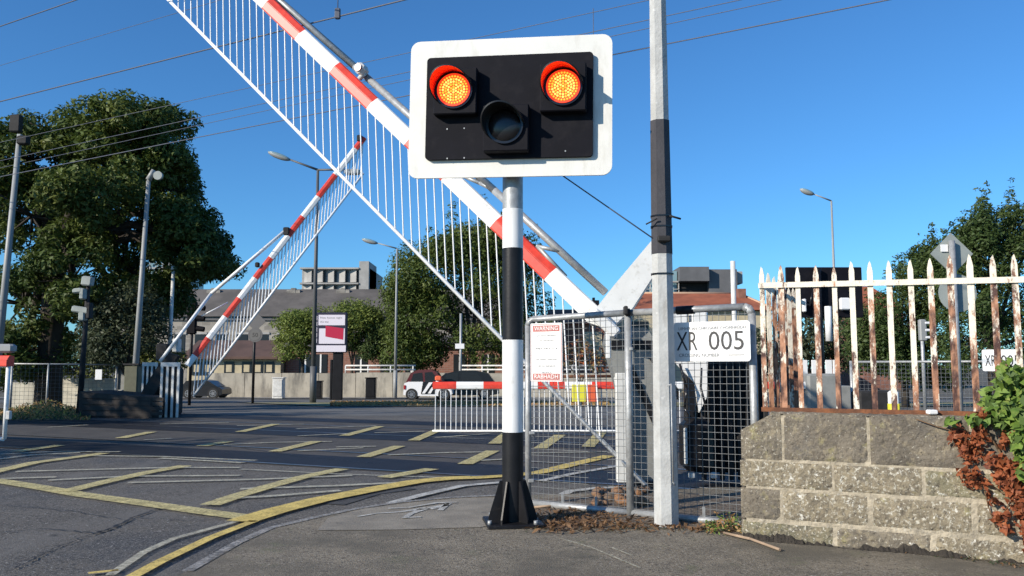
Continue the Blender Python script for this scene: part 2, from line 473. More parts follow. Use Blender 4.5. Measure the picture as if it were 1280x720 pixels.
# track deck: it runs away to the left
TD = Vector((-0.905, 0.425, 0))                 # direction of the tracks
TN = Vector((0.425, 0.905, 0))                  # across them, away from us
T0 = G(544, 594)                                 # on the near edge
def track_strip(name, a, b, z, m, l0=-14, l1=22):
    mb = MB(); ps = [T0 + TD * l0 + TN * a, T0 + TD * l1 + TN * a, T0 + TD * l1 + TN * b, T0 + TD * l0 + TN * b]
    mb.add([(p.x, p.y, z) for p in ps], [(0, 1, 2, 3)])
    return tag(mb.build(name, m), kind='structure')
track_strip('crossing_deck', 0.0, 8.3, 0.004, M['deck'])
for a, b in ((0.12, 1.15), (3.6, 5.3), (7.0, 8.0)):
    track_strip('rubber_strip', a, b, 0.008, M['deck_dark'])
for a in (0.04, 1.6, 4.4, 6.0):
    track_strip('rail', a, a + .07, 0.013, M['rail'])

# painted markings
mk = MB()
W_ = 1
def ln(px, w, m, z=0.017):
    strip_mesh(mk, [G(a, b) for a, b in px], w, z, m)
YEL, FAINT, PALE, WHT = 0, 1, 2, 3
# box junction outline
ln([(-60, 595), (0, 603), (50, 611), (100, 620), (200, 634), (262, 643), (322, 651)], .20, FAINT)
ln([(300, 655), (345, 641), (400, 627), (470, 613), (520, 604), (560, 600), (590, 599)], .25, YEL, .021)
ln([(590, 599), (640, 596), (675, 592), (715, 582), (762, 571)], .2, YEL)
# long diagonals that run away from us
for p in ([(-40, 600), (0, 590), (43, 580), (110, 571), (130, 568)], [(80, 617), (133, 604), (187, 592), (232, 584)], [(262, 634), (300, 621), (337, 610), (380, 598), (428, 588)]):
    ln(p, .19, FAINT, .021)
for p in ([(343, 566), (396, 553)], [(454, 573), (499, 559)], [(430, 546), (475, 534)], [(517, 552), (549, 538)], [(581, 582), (616, 565)],
          [(252, 559), (286, 553)], [(618, 556), (636, 541)], [(675, 562), (700, 545)], [(735, 560), (752, 541)], [(480, 599), (540, 588)], [(150, 549), (190, 541)], [(300, 541), (345, 531)], [(20, 566), (75, 558)]):
    ln(p, .20, FAINT, .021)
# the other diagonals, seen nearly end on
for p in ([(-40, 580), (0, 575), (40, 570), (100, 567)], [(20, 591), (133, 588), (213, 586), (300, 586)], [(160, 605), (320, 601), (440, 596)],
          [(270, 626), (340, 622), (425, 615)], [(279, 557), (345, 554), (415, 553)], [(372, 565), (454, 561)], [(485, 570), (560, 567), (615, 566)],
          [(372, 546), (434, 543)], [(468, 542), (530, 540)], [(545, 548), (612, 543)], [(200, 531), (286, 529)], [(296, 533), (380, 531)],
          [(370, 537), (470, 533)], [(600, 577), (640, 575)], [(200, 574), (270, 578), (304, 580)], [(180, 551), (215, 549)], [(60, 535), (110, 532)], [(0, 569), (60, 566), (150, 566)], [(110, 571), (200, 572), (320, 577)], [(60, 602), (160, 597), (300, 596)], [(0, 600), (70, 598)], [(420, 560), (470, 559)], [(640, 568), (760, 566)], [(300, 613), (420, 609), (500, 605)]):
    ln(p, .105, PALE)
# edge lines by the footway
ln([(160, 728), (200, 706), (227, 693), (262, 676), (318, 654)], .085, YEL, .021)
ln([(138, 722), (180, 693), (217, 676), (300, 653)], .06, PALE)
ln([(488, 631), (526, 621), (578, 609), (634, 604)], .11, WHT)
ln([(676, 603), (715, 594), (760, 586), (800, 580)], .10, WHT)
ln([(692, 626), (712, 616), (744, 612), (775, 611)], .10, WHT)
ln([(300, 588), (420, 594), (560, 599)], .05, PALE)
ln([(110, 720), (148, 716)], .05, YEL)
tag(mk.build('road_markings', [M['yellow'], M['yellow_faint'], M['pale_line'], M['white_line']]), kind='structure')
mk = MB()
def wob(px, n=14, a=.02):
    g = [G(x, y) for x, y in px]; out = []
    for p, q in zip(g[:-1], g[1:]):
        for k in range(n): r_ = p.lerp(q, k / n); out.append(Vector((r_.x + R.uniform(-a, a), r_.y + R.uniform(-a, a), 0)))
    return out + [g[-1]]
for px, w_ in (([(118, 668), (140, 662), (166, 648), (200, 636)], .035), ([(-10, 668), (60, 662), (118, 668)], .02), ([(166, 648), (240, 652), (300, 648)], .012), ([(20, 712), (60, 690), (118, 668)], .015),
               ([(300, 560), (380, 572), (470, 580)], .03), ([(0, 632), (90, 640), (150, 650)], .012), ([(420, 628), (520, 612), (600, 609)], .012)):
    strip_mesh(mk, wob(px), w_, .0105)
M['tar'] = wear(mat('tar_seam', (0.012, 0.012, 0.013), .5), 25, .45, .6)
tag(mk.build('tar_seams', M['tar']), kind='structure')
M['repair'] = mat('repair_asphalt', (0.062, 0.060, 0.058), .9, noise=.3, nscale=3, bump=.4, bscale=90)
layer(M['repair'], (0.13, 0.13, 0.125), 70, .56, .66)
px_poly('road_repair', [(430, 632), (475, 618), (520, 612), (500, 604), (440, 615), (400, 630)], .006, M['repair'])

# footway
edge = [(150, 760), (234, 720), (296, 684), (337, 665), (399, 650), (440, 641), (496, 632), (560, 626), (620, 623), (700, 621), (790, 619), (900, 612)]
eg = [G(a, b) for a, b in edge]
mb = MB()
poly = [(p.x, p.y, .025) for p in eg] + [(6.0, 7.6, .025), (9, 4, .025), (9, -4, .025), (-1.9, -4, .025), (-1.9, 2, .025)]
mb.add(poly, [tuple(range(len(poly)))])
mb.add([(p.x, p.y, .025) for p in eg] + [(p.x, p.y, -.01) for p in eg], [(i, i + 1, len(eg) + i + 1, len(eg) + i) for i in range(len(eg) - 1)])
tag(mb.build('footway', M['footway']), kind='structure')
mb = MB(); strip_mesh(mb, [(p.x + .0, p.y - .0) for p in eg[1:9]], .07, .030)
tag(mb.build('kerb', M['kerb']), kind='structure')
pp = [(396, 668), (410, 652), (455, 640), (520, 632), (580, 627), (640, 626), (652, 640), (640, 655), (600, 664), (500, 667)]
mb = MB(); g = [G(a, b) for a, b in pp]
mb.add([(p.x, p.y, .029) for p in g], [tuple(range(len(g)))])
tag(mb.build('footway_patch', M['patch']), kind='structure')
# the painted walking figure on the patch
mk = MB()
def zl(px, ws, z=.034):
    strip_mesh(mk, [G(a, b) for a, b in px], 0, z, 0, ws)
zl([(447, 651), (470, 647), (500, 645), (535, 640)], [.03, .035, .04, .09])
zl([(505, 653), (514, 647), (530, 641)], [.05, .05, .08])
zl([(535, 641), (555, 637), (562, 634)], [.1, .07, .05])
zl([(550, 643), (556, 638), (560, 633)], [.05, .05, .04])
zl([(505, 653), (526, 652)], [.03, .03], .038)
zl([(485, 641), (510, 640), (545, 634), (571, 633)], [.03, .03, .05, .03], .038)
tag(mk.build('footway_marking', M['white_line']), kind='structure')

# gravelly dirt under the fence
mb = MB(); g = [G(a, b) for a, b in [(655, 662), (648, 640), (665, 628), (760, 622), (930, 622), (930, 676), (905, 668), (840, 662), (760, 656), (700, 664)]]
mb.add([(p.x, p.y, .030) for p in g], [tuple(range(len(g)))])
M['dirt'] = mat('leafy_dirt', (0.10, 0.075, 0.05), .95, col2=(0.20, 0.16, 0.12), nscale=22, bump=1.0, bscale=50)
tag(mb.build('dirt_strip', M['dirt']), kind='structure')

# ------------------------------------------------------------------ foliage
def leaves_mesh(name, pts, nrm, size, m, parent, aspect=.7, jitter=.5, curl=.1):
    n = len(pts)
    r = NR.normal(size=(n, 3)); nn = nrm + r * jitter
    nn /= np.linalg.norm(nn, axis=1, keepdims=True) + 1e-9
    a = np.cross(nn, NR.normal(size=(n, 3))); a /= np.linalg.norm(a, axis=1, keepdims=True) + 1e-9
    b = np.cross(nn, a)
    s = size * NR.uniform(.45, 1.45, size=(n, 1))
    cu = curl * NR.uniform(.2, 1.6, size=(n, 1))
    sk = NR.uniform(-.35, .35, size=(n, 1))
    v = np.stack([pts - a * s, pts - b * s * aspect * .6 + nn * s * cu + a * s * sk, pts + a * s - nn * s * cu * .6, pts + b * s * aspect * .6 + nn * s * cu + a * s * sk], axis=1).reshape(-1, 3)
    o3 = np.array(ORG[parent.name]) if parent is not None else np.zeros(3)
    me = bpy.data.meshes.new(name)
    me.vertices.add(4 * n); me.vertices.foreach_set('co', (v - o3).astype(np.float32).ravel())
    me.loops.add(4 * n); me.loops.foreach_set('vertex_index', np.arange(4 * n, dtype=np.int32))
    me.polygons.add(n); me.polygons.foreach_set('loop_start', np.arange(0, 4 * n, 4, dtype=np.int32)); me.polygons.foreach_set('loop_total', np.full(n, 4, dtype=np.int32))
    me.update(); me.validate()
    for mm in (m if isinstance(m, (list, tuple)) else [m]): me.materials.append(mm)
    if isinstance(m, (list, tuple)):
        me.polygons.foreach_set('material_index', NR.integers(0, len(m), n).astype(np.int32))
    o = bpy.data.objects.new(name, me); COL.objects.link(o)
    if parent is not None: o.parent = parent; ORG[o.name] = ORG[parent.name]
    return o

def clump_points(cs, rs, per):
    """leaves over the shells of many clumps"""
    P_, N_ = [], []
    for c, r in zip(cs, rs):
        k = max(6, int(per * (r if np.isscalar(r) else np.mean(r)) ** 2))
        d = NR.normal(size=(k, 3)); d /= np.linalg.norm(d, axis=1, keepdims=True)
        rad = r * NR.uniform(.35, 1.08, size=(k, 1)) ** .6
        P_.append(np.array(c) + d * rad * np.array([1, 1, .75])); N_.append(d * .6 + np.array([0, 0, .5]))
    return np.vstack(P_), np.vstack(N_)

def tree(name, base, lobes, trunk_h, trunk_r, leaf, m, label, cat, group=None, clump=.55, nclump=14, per=170, drop=0.0, up=0.0):
    """lobes: (x, y, z, rx, ry, rz) ellipsoids in world space filled with clumps"""
    t = empty(name, base, label, cat, group)
    cs, rs = [], []
    lim = MB()
    top = Vector((base[0], base[1], base[2] + trunk_h))
    lim.tube(base, top, trunk_r, trunk_r * .7, n=10)
    for (x, y, z, rx, ry, rz) in lobes:
        c0 = Vector((x, y, z))
        mid = top.lerp(c0, .5) + Vector((0, 0, .15 * trunk_h))
        lim.tube(top, mid, trunk_r * .5, trunk_r * .35, n=6); lim.tube(mid, c0, trunk_r * .35, trunk_r * .15, n=6)
        for k in range(nclump):
            d = NR.normal(size=3); d /= np.linalg.norm(d); f = NR.uniform(.35, 1.0) ** .5
            if NR.random() < drop: continue
            q = np.array([x + d[0] * rx * f, y + d[1] * ry * f, z + d[2] * rz * f])
            r_ = clump * NR.uniform(.55, 1.35)
            cs.append(q); rs.append(r_)
            if k % 2 == 0: lim.tube(c0, Vector(q), trunk_r * .12, trunk_r * .04, n=4)
            if up > 0 and NR.random() < up:        # shoots standing up out of the crown
                for s_ in range(4):
                    cs.append(q + np.array([NR.normal() * .1, NR.normal() * .1, r_ * .6 * (s_ + 1)])); rs.append(r_ * (.62 - .12 * s_))
    lim.build('trunk', M['bark'], t)
    p, n = clump_points(cs, rs, per)
    leaves_mesh('crown', p, n, leaf, m, t)
    return t

LM = {}
LM['dark'] = leafmat('dark_broadleaf', (0.050, 0.072, 0.020), (0.10, 0.115, 0.026), (0.17, 0.165, 0.04), .35)
LM['big'] = leafmat('green_broadleaf', (0.050, 0.085, 0.022), (0.12, 0.155, 0.032), (0.21, 0.22, 0.05), .30)
LM['mid'] = leafmat('mid_broadleaf', (0.045, 0.080, 0.022), (0.085, 0.12, 0.035), None, .5)
LM['light'] = leafmat('light_broadleaf', (0.13, 0.18, 0.035), (0.20, 0.24, 0.055), None, .5)
LM['bush'] = leafmat('grey_green_bush', (0.050, 0.065, 0.035), (0.09, 0.11, 0.06), None, .8)
LM['ivy'] = leafmat('bramble_green', (0.09, 0.17, 0.030), (0.22, 0.32, 0.06), (0.34, 0.36, 0.10), 9)
LM['ivy2'] = leafmat('bramble_dark', (0.045, 0.085, 0.02), (0.10, 0.16, 0.035), None, 6)
LM['dead'] = leafmat('dead_leaf', (0.42, 0.13, 0.05), (0.17, 0.05, 0.028), (0.50, 0.24, 0.12), 14)
LM['litter'] = leafmat('leaf_litter', (0.28, 0.16, 0.08), (0.13, 0.075, 0.04), (0.40, 0.27, 0.16), 15)
LM['straw'] = leafmat('dry_weeds', (0.42, 0.30, 0.12), (0.34, 0.17, 0.07), None, 2)

def lob(px, py, Y, rpx, rpy, dy=None):
    p = P(px, py, Y); k = Y / F
    return (p.x, p.y, p.z, rpx * k, (dy if dy else rpx) * k, rpy * k)

Yb = 27.0
bb = G(60, 500); bb = Vector((bb.x * Yb / bb.y, Yb, gz(Yb)))
tree('broadleaf_tree', bb, [lob(x, y, Yb + dy, a, b, 70) for x, y, a, b, dy in (
    (40, 202, 45, 44, 0), (95, 172, 45, 36, 0), (150, 162, 48, 36, -1), (195, 165, 32, 40, 0), (205, 235, 34, 38, 1), (120, 235, 55, 50, -2), (40, 270, 55, 60, -1),
    (160, 300, 60, 40, 1), (235, 315, 36, 36, 0), (90, 350, 60, 50, -1), (30, 380, 45, 60, 0), (150, 370, 45, 35, 2), (5, 230, 28, 80, 0), (200, 365, 28, 22, 1), (30, 440, 45, 35, 0), (120, 200, 50, 40, 2), (218, 205, 16, 12, 0), (228, 270, 14, 10, 0), (262, 330, 16, 9, 0), (255, 300, 12, 9, 0))],
    5.0, .42, .085, LM['big'], 'huge dark broadleaf tree towering behind the mesh fence with gaps of sky in its crown', 'tree', clump=.52, nclump=27, per=1050, drop=.08)
Yc = 25.6
b2 = Vector((P(160, 460, Yc).x, Yc, gz(Yc)))
tree('shrub', b2, [lob(145, 400, Yc, 30, 28), lob(185, 415, Yc, 24, 30), lob(165, 380, Yc, 30, 20), lob(135, 435, Yc, 25, 22), lob(120, 410, Yc, 14, 25)],
     1.0, .12, .06, LM['bush'], 'grey-green shrub under the huge tree beside the camera mast', 'shrub', clump=.42, nclump=22, per=800)
Yt = 56.0
b3 = Vector((P(590, 460, Yt).x, Yt, gz(Yt)))
tree('dense_tree', b3, [lob(x, y, Yt + dy, a, b, 60) for x, y, a, b, dy in (
    (535, 345, 42, 40, 0), (600, 320, 42, 45, 0), (570, 308, 26, 20, 0), (625, 304, 22, 22, 0), (530, 405, 45, 45, 0), (600, 400, 55, 50, -1), (655, 370, 30, 60, 1), (520, 440, 35, 20, 0), (650, 425, 30, 35, 0), (510, 370, 22, 30, 0))],
    3.0, .35, .11, LM['big'], 'dense dark tree with ragged top behind the black and white signal post', 'tree', clump=1.0, nclump=26, per=330, up=.14)
Yl = 57.0
for (x, y, a, b, lab) in ((378, 415, 34, 30, 'light green small tree left of the billboard by the stone building'), (440, 405, 36, 26, 'light green tree crown showing above and right of the billboard'), (482, 425, 24, 24, 'low green tree between the billboard and the second lamp post')):
    b4 = Vector((P(x, 460, Yl).x, Yl, gz(Yl)))
    tree('small_tree', b4, [lob(x, y, Yl, a, b), lob(x - 12, y + 12, Yl, a * .7, b * .7), lob(x + 14, y - 8, Yl, a * .6, b * .7), lob(x, y - 12, Yl, a * .8, b * .5)],
         2.0, .14, .09, LM['light'] if x < 470 else LM['mid'], lab, 'tree', 'small trees by the stone building', clump=.65, nclump=20, per=450)
Yr = 27.0
b5 = Vector((P(1240, 460, Yr).x, Yr, gz(Yr)))
tree('ash_tree', b5, [lob(x, y, Yr + dy, a, b, 50) for x, y, a, b, dy in (
    (1235, 330, 45, 45, 0), (1290, 300, 45, 50, 0), (1250, 290, 35, 35, 0), (1205, 375, 35, 40, 0), (1270, 380, 50, 50, 0), (1230, 430, 50, 40, 0), (1300, 440, 50, 50, 0), (1218, 300, 20, 25, 0))],
    2.0, .16, .06, LM['mid'], 'tall leafy tree with upright shoots behind the round sign back', 'tree', clump=.38, nclump=34, per=950, up=.30)
Yq = 30.0
b6 = Vector((P(1130, 460, Yq).x, Yq, gz(Yq)))
tree('bushy_tree', b6, [lob(x, y, Yq, a, b, 40) for x, y, a, b in ((1150, 350, 30, 30), (1125, 400, 36, 36), (1085, 415, 26, 30), (1110, 440, 40, 34), (1180, 450, 40, 34), (1170, 400, 30, 40), (1095, 430, 26, 35), (1140, 450, 45, 30), (1165, 330, 16, 22))],
     1.8, .14, .065, LM['mid'], 'bushy tree behind the rusty railings left of the sign post', 'tree', clump=.42, nclump=28, per=850, up=.30)
# a hedge of bushes seen dimly behind the far signal
b7 = Vector((P(1010, 460, 34).x, 34, gz(34)))
tree('shrub', b7, [lob(x, y, 34, a, b, 30) for x, y, a, b in ((985, 430, 26, 34), (1020, 425, 30, 36), (1058, 430, 28, 34), (950, 440, 24, 26), (905, 450, 30, 22))],
     1.2, .12, .10, LM['bush'], 'dark shrub behind the lower half of the far signal board', 'shrub', clump=.5, nclump=20, per=330)
b9 = Vector((P(40, 460, 36).x, 36, gz(36)))
tree('hedge', b9, [lob(x, y, 36, 42, b, 20) for x, y, b in ((-60, 440, 40), (0, 445, 38), (50, 440, 40), (100, 448, 34), (150, 445, 34), (195, 455, 26))],
     1.2, .12, .11, LM['dark'], 'dark hedge under the huge tree behind the low pale wall', 'hedge', clump=.6, nclump=22, per=260)

# trees added outside the frame at the left, to shade that side of the crossing
for i, (x, y, h) in enumerate(((-17.5, 4.5, 7.5), (-20.8, 12.4, 10.0))):
    tree('roadside_tree', Vector((x, y, 0)), [(x, y, h * .62, 2.3, 2.3, h * .33), (x + 1.6, y + 1.0, h * .5, 1.8, 1.8, h * .22), (x - 1.6, y, h * .55, 1.9, 1.9, h * .24)],
         h * .3, .25, .16, LM['dark'], ['roadside tree standing left of the crossing and casting shade over it', 'taller roadside tree further back left of the crossing'][i], 'tree', 'trees beside the road', clump=.8, nclump=18, per=120)

# ------------------------------------------------------------------ far buildings
def wallbox(mb, x0, x1, y0, y1, z0, z1, m=0):
    mb.box(((x0 + x1) / 2, (y0 + y1) / 2, (z0 + z1) / 2), (x1 - x0, y1 - y0, z1 - z0), m)

def X(px, Y): return (px - 640) / F * Y
def Zp(py, Y): return 1.2 + (460 - py) / F * Y

# long grey stone building
Y = 78.0
t = empty('stone_building', (X(330, Y), Y, -.5), 'long low grey stone building with a slate roof behind the concrete wall', 'building')
x0, x1 = X(150, Y), X(640, Y)
mb = MB(); wallbox(mb, x0, x1, Y, Y + 9, -.6, Zp(395, Y)); mb.build('wall', M['stonework'], t)
mb = MB(); ze, zr = Zp(396, Y), Zp(372, Y)
mb.prism([(x0 - .3, Y - .4, ze), (x0 - .3, Y + 9.4, ze), (x0 - .3, Y + 4.5, zr + 1.2)], (x1 - x0 + .6, 0, 0)); rf = mb.build('roof', M['slate'], t)
for px in (213, 266, 366, 428):
    mb = MB(); xx = X(px, Y + 4); zz = Zp(374, Y)
    mb.box((xx, Y + 4, zz + .6), (.45, .45, 1.6)); mb.box((xx, Y + 4, zz + 1.0), (1.3, .4, .45)); mb.box((xx, Y + 4, zz - .2), (.9, .9, .5))
    mb.build('finial', M['stonework'], rf)
for px in range(225, 480, 26):
    mb = MB(); xx = X(px, Y); wallbox(mb, xx - .5, xx + .5, Y - .05, Y + .1, 2.4, 4.3)
    w = mb.build('window', M['dark_glass'], t)
    mb = MB(); wallbox(mb, xx - .62, xx + .62, Y - .1, Y, 2.25, 2.39); mb.build('sill', M['precast'], w)
    mb = MB(); wallbox(mb, xx - .62, xx + .62, Y - .1, Y, 4.31, 4.5); mb.build('lintel', M['precast'], w)
mb = MB(); mb.box((X(400, Y), Y - .05, Zp(399, Y)), (x1 - x0, .25, .25)); mb.build('gutter', M['clad'], t)

# low shop with a brown roof in front of it
Y = 66.0
t = empty('low_shop', (X(305, Y), Y, -.5), 'low shop with a sloping brown roof and cream posters in its windows', 'building')
x0, x1 = X(236, Y), X(352, Y)
mb = MB(); wallbox(mb, x0, x1, Y, Y + 6, -.6, Zp(449, Y)); mb.build('wall', M['cream'], t)
mb = MB(); mb.prism([(x0 - .3, Y - .6, Zp(449, Y)), (x0 - .3, Y - .6, Zp(446, Y)), (x0 - .3, Y + 3, Zp(424, Y)), (x0 - .3, Y + 6, Zp(449, Y))], (x1 - x0 + .6, 0, 0))
mb.build('roof', mat('brown_tiles', (0.11, 0.065, 0.05), .85, noise=.3, nscale=.6), t)
for i, px in enumerate((248, 262, 288, 310, 324, 338)):
    mb = MB(); xx = X(px, Y); wallbox(mb, xx - .38, xx + .38, Y - .05, Y + .05, Zp(469, Y), Zp(452, Y))
    w = mb.build('window', M['dark_glass'], t)
    mb = MB(); wallbox(mb, xx - .22, xx + .22, Y - .07, Y - .055, Zp(465, Y), Zp(456, Y)); mb.build('poster', M['cream'], w)

# brick frontage behind the billboard
Y = 67.0
t = empty('brick_terrace', (X(450, Y), Y, -.5), 'red brick single storey frontage behind the billboard', 'building')
x0, x1 = X(358, Y), X(760, Y)
mb = MB(); wallbox(mb, x0, x1, Y, Y + 6, -.6, Zp(434, Y)); mb.build('wall', M['brickwork'], t)
mb = MB(); mb.prism([(x0 - .3, Y - .4, Zp(434, Y)), (x0 - .3, Y + 6.4, Zp(434, Y)), (x0 - .3, Y + 3, Zp(418, Y))], (x1 - x0 + .6, 0, 0)); mb.build('roof', M['slate'], t)
for px in (383, 402, 452, 484, 515, 575, 610, 700, 730):
    mb = MB(); xx = X(px, Y); wallbox(mb, xx - .5, xx + .5, Y - .05, Y + .05, Zp(466, Y), Zp(443, Y)); w = mb.build('window', M['dark_glass'], t)
    mb = MB(); wallbox(mb, xx - .06, xx + .06, Y - .09, Y - .055, Zp(466, Y), Zp(443, Y)); mb.build('frame', M['white'], w)

# precast office block
Y = 120.0
t = empty('office_block', (X(418, Y), Y, -.5), 'grey concrete office block with slanted window panels above the stone building', 'building')
x0, x1 = X(376, Y), X(461, Y)
mb = MB(); wallbox(mb, x0, x1, Y, Y + 12, -.6, Zp(335, Y)); wallbox(mb, X(449, Y), x1, Y - .8, Y + 6, 0, Zp(327, Y)); mb.build('wall', M['precast'], t)
for j, (ya, yb) in enumerate(((338, 353), (357, 372), (376, 391))):
    for i in range(5):
        mb = MB(); xa = X(379 + i * 14, Y); xb = X(379 + i * 14 + 13, Y)
        mb.prism([(xa, Y - .1, Zp(yb, Y)), (xa + 1.18, Y - .7, Zp(yb, Y)), (xa + 1.18, Y - .1, Zp(yb, Y))], (0, 0, Zp(ya, Y) - Zp(yb, Y))); mb.build('slanted_panel', M['precast'], t)
        mb = MB(); wallbox(mb, xa + 1.19, xb - .02, Y - .12, Y - .02, Zp(yb, Y), Zp(ya, Y)); mb.build('window', M['dark_glass'], t)
mb = MB()
for yy in (336, 355, 374):
    wallbox(mb, x0 - .1, X(449, Y) - .05, Y - 1.0, Y - .13, Zp(yy + 1, Y), Zp(yy - 1, Y))
mb.build('ledge', M['precast'], t)

# pale glass block behind the big tree
Y = 130.0
t = empty('glass_block', (X(195, Y), Y, -.5), 'pale blue glazed office block glimpsed behind the huge tree', 'building')
mb = MB(); wallbox(mb, X(176, Y), X(217, Y), Y, Y + 12, -.6, Zp(328, Y)); mb.build('wall', M['blue_glass'], t)
mb = MB()
for k in range(7): wallbox(mb, X(176, Y) - .1, X(217, Y) + .1, Y - .25, Y - .01, Zp(336 + 9 * k, Y), Zp(334 + 9 * k, Y))
for k in range(6): wallbox(mb, X(177 + 8 * k, Y), X(178 + 8 * k, Y), Y - .4, Y - .26, 0, Zp(328, Y))
mb.build('floor_bands', M['precast'], t)

# red tiled house on the right
Y = 62.0
t = empty('tiled_house', (X(870, Y), Y, -.5), 'house with a hipped orange clay tile roof behind the crossing number sign', 'building')
x0, x1 = X(762, Y), X(962, Y)
mb = MB(); wallbox(mb, x0, x1, Y, Y + 9, -.6, Zp(389, Y)); mb.build('wall', M['cream'], t)
def hip(x0, x1, y0, y1, ze, zr, ins):
    ym = (y0 + y1) / 2
    v = [(x0, y0, ze), (x1, y0, ze), (x1, y1, ze), (x0, y1, ze), (x0 + ins, ym, zr), (x1 - ins, ym, zr)]
    return MB().add(v, [(0, 1, 5, 4), (1, 2, 5), (2, 3, 4, 5), (3, 0, 4), (3, 2, 1, 0)])
def tiles():
    m = M['tile']; return m
rf = hip(x0 - .5, x1 + .4, Y - .5, Y + 9.5, Zp(388, Y), Zp(360, Y), 1.4).build('roof', M['tile'], t)
mb = MB(); mb.tube((x0 + .9, Y + 4.5, Zp(360, Y)), (x1 - 1.0, Y + 4.5, Zp(360, Y)), .12, n=6); mb.tube((x1 - 1.0, Y + 4.5, Zp(360, Y)), (x1 + .4, Y - .5, Zp(388, Y)), .1, n=6)
mb.build('ridge_tiles', mat('ridge', (0.5, 0.33, 0.22), .9), rf)
mb = MB(); wallbox(mb, X(938, Y), X(948, Y), Y + 3, Y + 4, Zp(372, Y), Zp(356, Y)); mb.build('chimney', M['brick'], rf)
for px in (800, 840, 880, 920):
    mb = MB(); xx = X(px, Y); wallbox(mb, xx - .6, xx + .6, Y - .05, Y + .05, Zp(425, Y), Zp(402, Y)); mb.build('window', M['dark_glass'], t)
Y = 70.0
t = empty('roofed_house', (X(1090, Y), Y, -.5), 'orange roofed house glimpsed between the rusty railings', 'building')
mb = MB(); wallbox(mb, X(1078, Y), X(1130, Y), Y, Y + 8, -.6, Zp(388, Y)); mb.build('wall', M['brick'], t)
hip(X(1075, Y), X(1134, Y), Y - .4, Y + 8.4, Zp(388, Y), Zp(352, Y), 1.2).build('roof', M['tile'], t)
Y = 58.0
t = empty('gabled_house', (X(745, Y), Y, -.5), 'brick gabled house with chimney pots behind the foot of the raised barrier', 'building')
mb = MB(); wallbox(mb, X(690, Y), X(765, Y), Y, Y + 8, -.6, Zp(405, Y)); mb.build('wall', M['brick'], t)
mb = MB(); mb.prism([(X(688, Y), Y - .3, Zp(405, Y)), (X(688, Y), Y + 8.3, Zp(405, Y)), (X(688, Y), Y + 4, Zp(382, Y))], (X(768, Y) - X(688, Y), 0, 0)); rf = mb.build('roof', M['brick'], t)
mb = MB(); wallbox(mb, X(744, Y), X(755, Y), Y + 3, Y + 4, Zp(390, Y), Zp(371, Y)); wallbox(mb, X(747, Y), X(750, Y), Y + 3.3, Y + 3.7, Zp(371, Y), Zp(367, Y)); mb.build('chimney', M['brick'], rf)
mb = MB(); wallbox(mb, X(730, Y), X(752, Y), Y - .08, Y + .02, Zp(452, Y), Zp(415, Y)); mb.build('rendered_bay', M['cream'], t)

# modern offices above the tiled roof
Y = 95.0
t = empty('modern_offices', (X(870, Y), Y, -.5), 'modern dark grey and glass offices rising above the orange roof', 'building')
mb = MB(); wallbox(mb, X(851, Y), X(888, Y), Y, Y + 10, Zp(351, Y), Zp(333, Y)); wallbox(mb, X(890, Y), X(926, Y), Y + 1, Y + 10, Zp(365, Y), Zp(335, Y)); mb.build('upper_storey', M['clad'], t)
mb = MB(); wallbox(mb, X(856, Y), X(925, Y), Y + 2, Y + 10, -.6, Zp(351, Y) - .05); mb.build('lower_storeys', M['dark_steel'], t)
mb = MB(); wallbox(mb, X(797, Y), X(850, Y), Y + 1.5, Y + 10, -.6, Zp(350, Y)); wallbox(mb, X(838, Y), X(850, Y), Y + 1.2, Y + 8, Zp(350, Y), Zp(337, Y)); mb.build('glazing', M['blue_glass'], t)
mb = MB()
for k in range(7): wallbox(mb, X(797 + 9 * k, Y), X(798.2 + 9 * k, Y), Y + 1.0, Y + 1.19, 0, Zp(351, Y))
wallbox(mb, X(796, Y), X(851, Y), Y + .9, Y + .99, Zp(352, Y), Zp(350, Y)); wallbox(mb, X(796, Y), X(851, Y), Y + .9, Y + .99, Zp(361, Y), Zp(360, Y)); mb.build('frames', M['precast'], t)
mb = MB(); wallbox(mb, X(926, Y), X(936, Y), Y + 2, Y + 4, Zp(352, Y), Zp(338, Y)); wallbox(mb, X(920, Y), X(936, Y), Y + 2, Y + 8, Zp(338, Y), Zp(336.5, Y)); mb.build('roof_canopy', M['precast'], t)

# ------------------------------------------------------------------ far side: walls, railings, cabinets
Y = 50.0
mb = MB()
for a in range(262, 800, 46):
    wallbox(mb, X(a, Y), X(a + 45.4, Y), Y, Y + .3, -.62, Zp(466, Y) + R.uniform(-.03, .03))
wallbox(mb, X(262, Y), X(808, Y), Y + .05, Y + .25, -.62, Zp(467.5, Y))
tag(mb.build('concrete_wall', M['concrete'], origin=(X(500, Y), Y, -.6)), 'stained pale concrete wall along the far side of the street', 'wall')
for (xa, xb, lab) in ((433, 520, 'white tube railing on the far wall right of the billboard'), (575, 800, 'white tube railing on the far wall behind the parked cars')):
    mb = MB(); Y = 50.15
    for yy in (457, 462): mb.tube((X(xa, Y), Y, Zp(yy, Y)), (X(xb, Y), Y, Zp(yy, Y)), .05, n=6)
    for px in range(xa, xb + 1, 28): mb.tube((X(px, Y), Y, Zp(467, Y)), (X(px, Y), Y, Zp(457, Y)), .045, n=6)
    tag(mb.build('tube_railing', M['white_dirty'], origin=(X(xa, Y), Y, .9)), lab, 'railing')
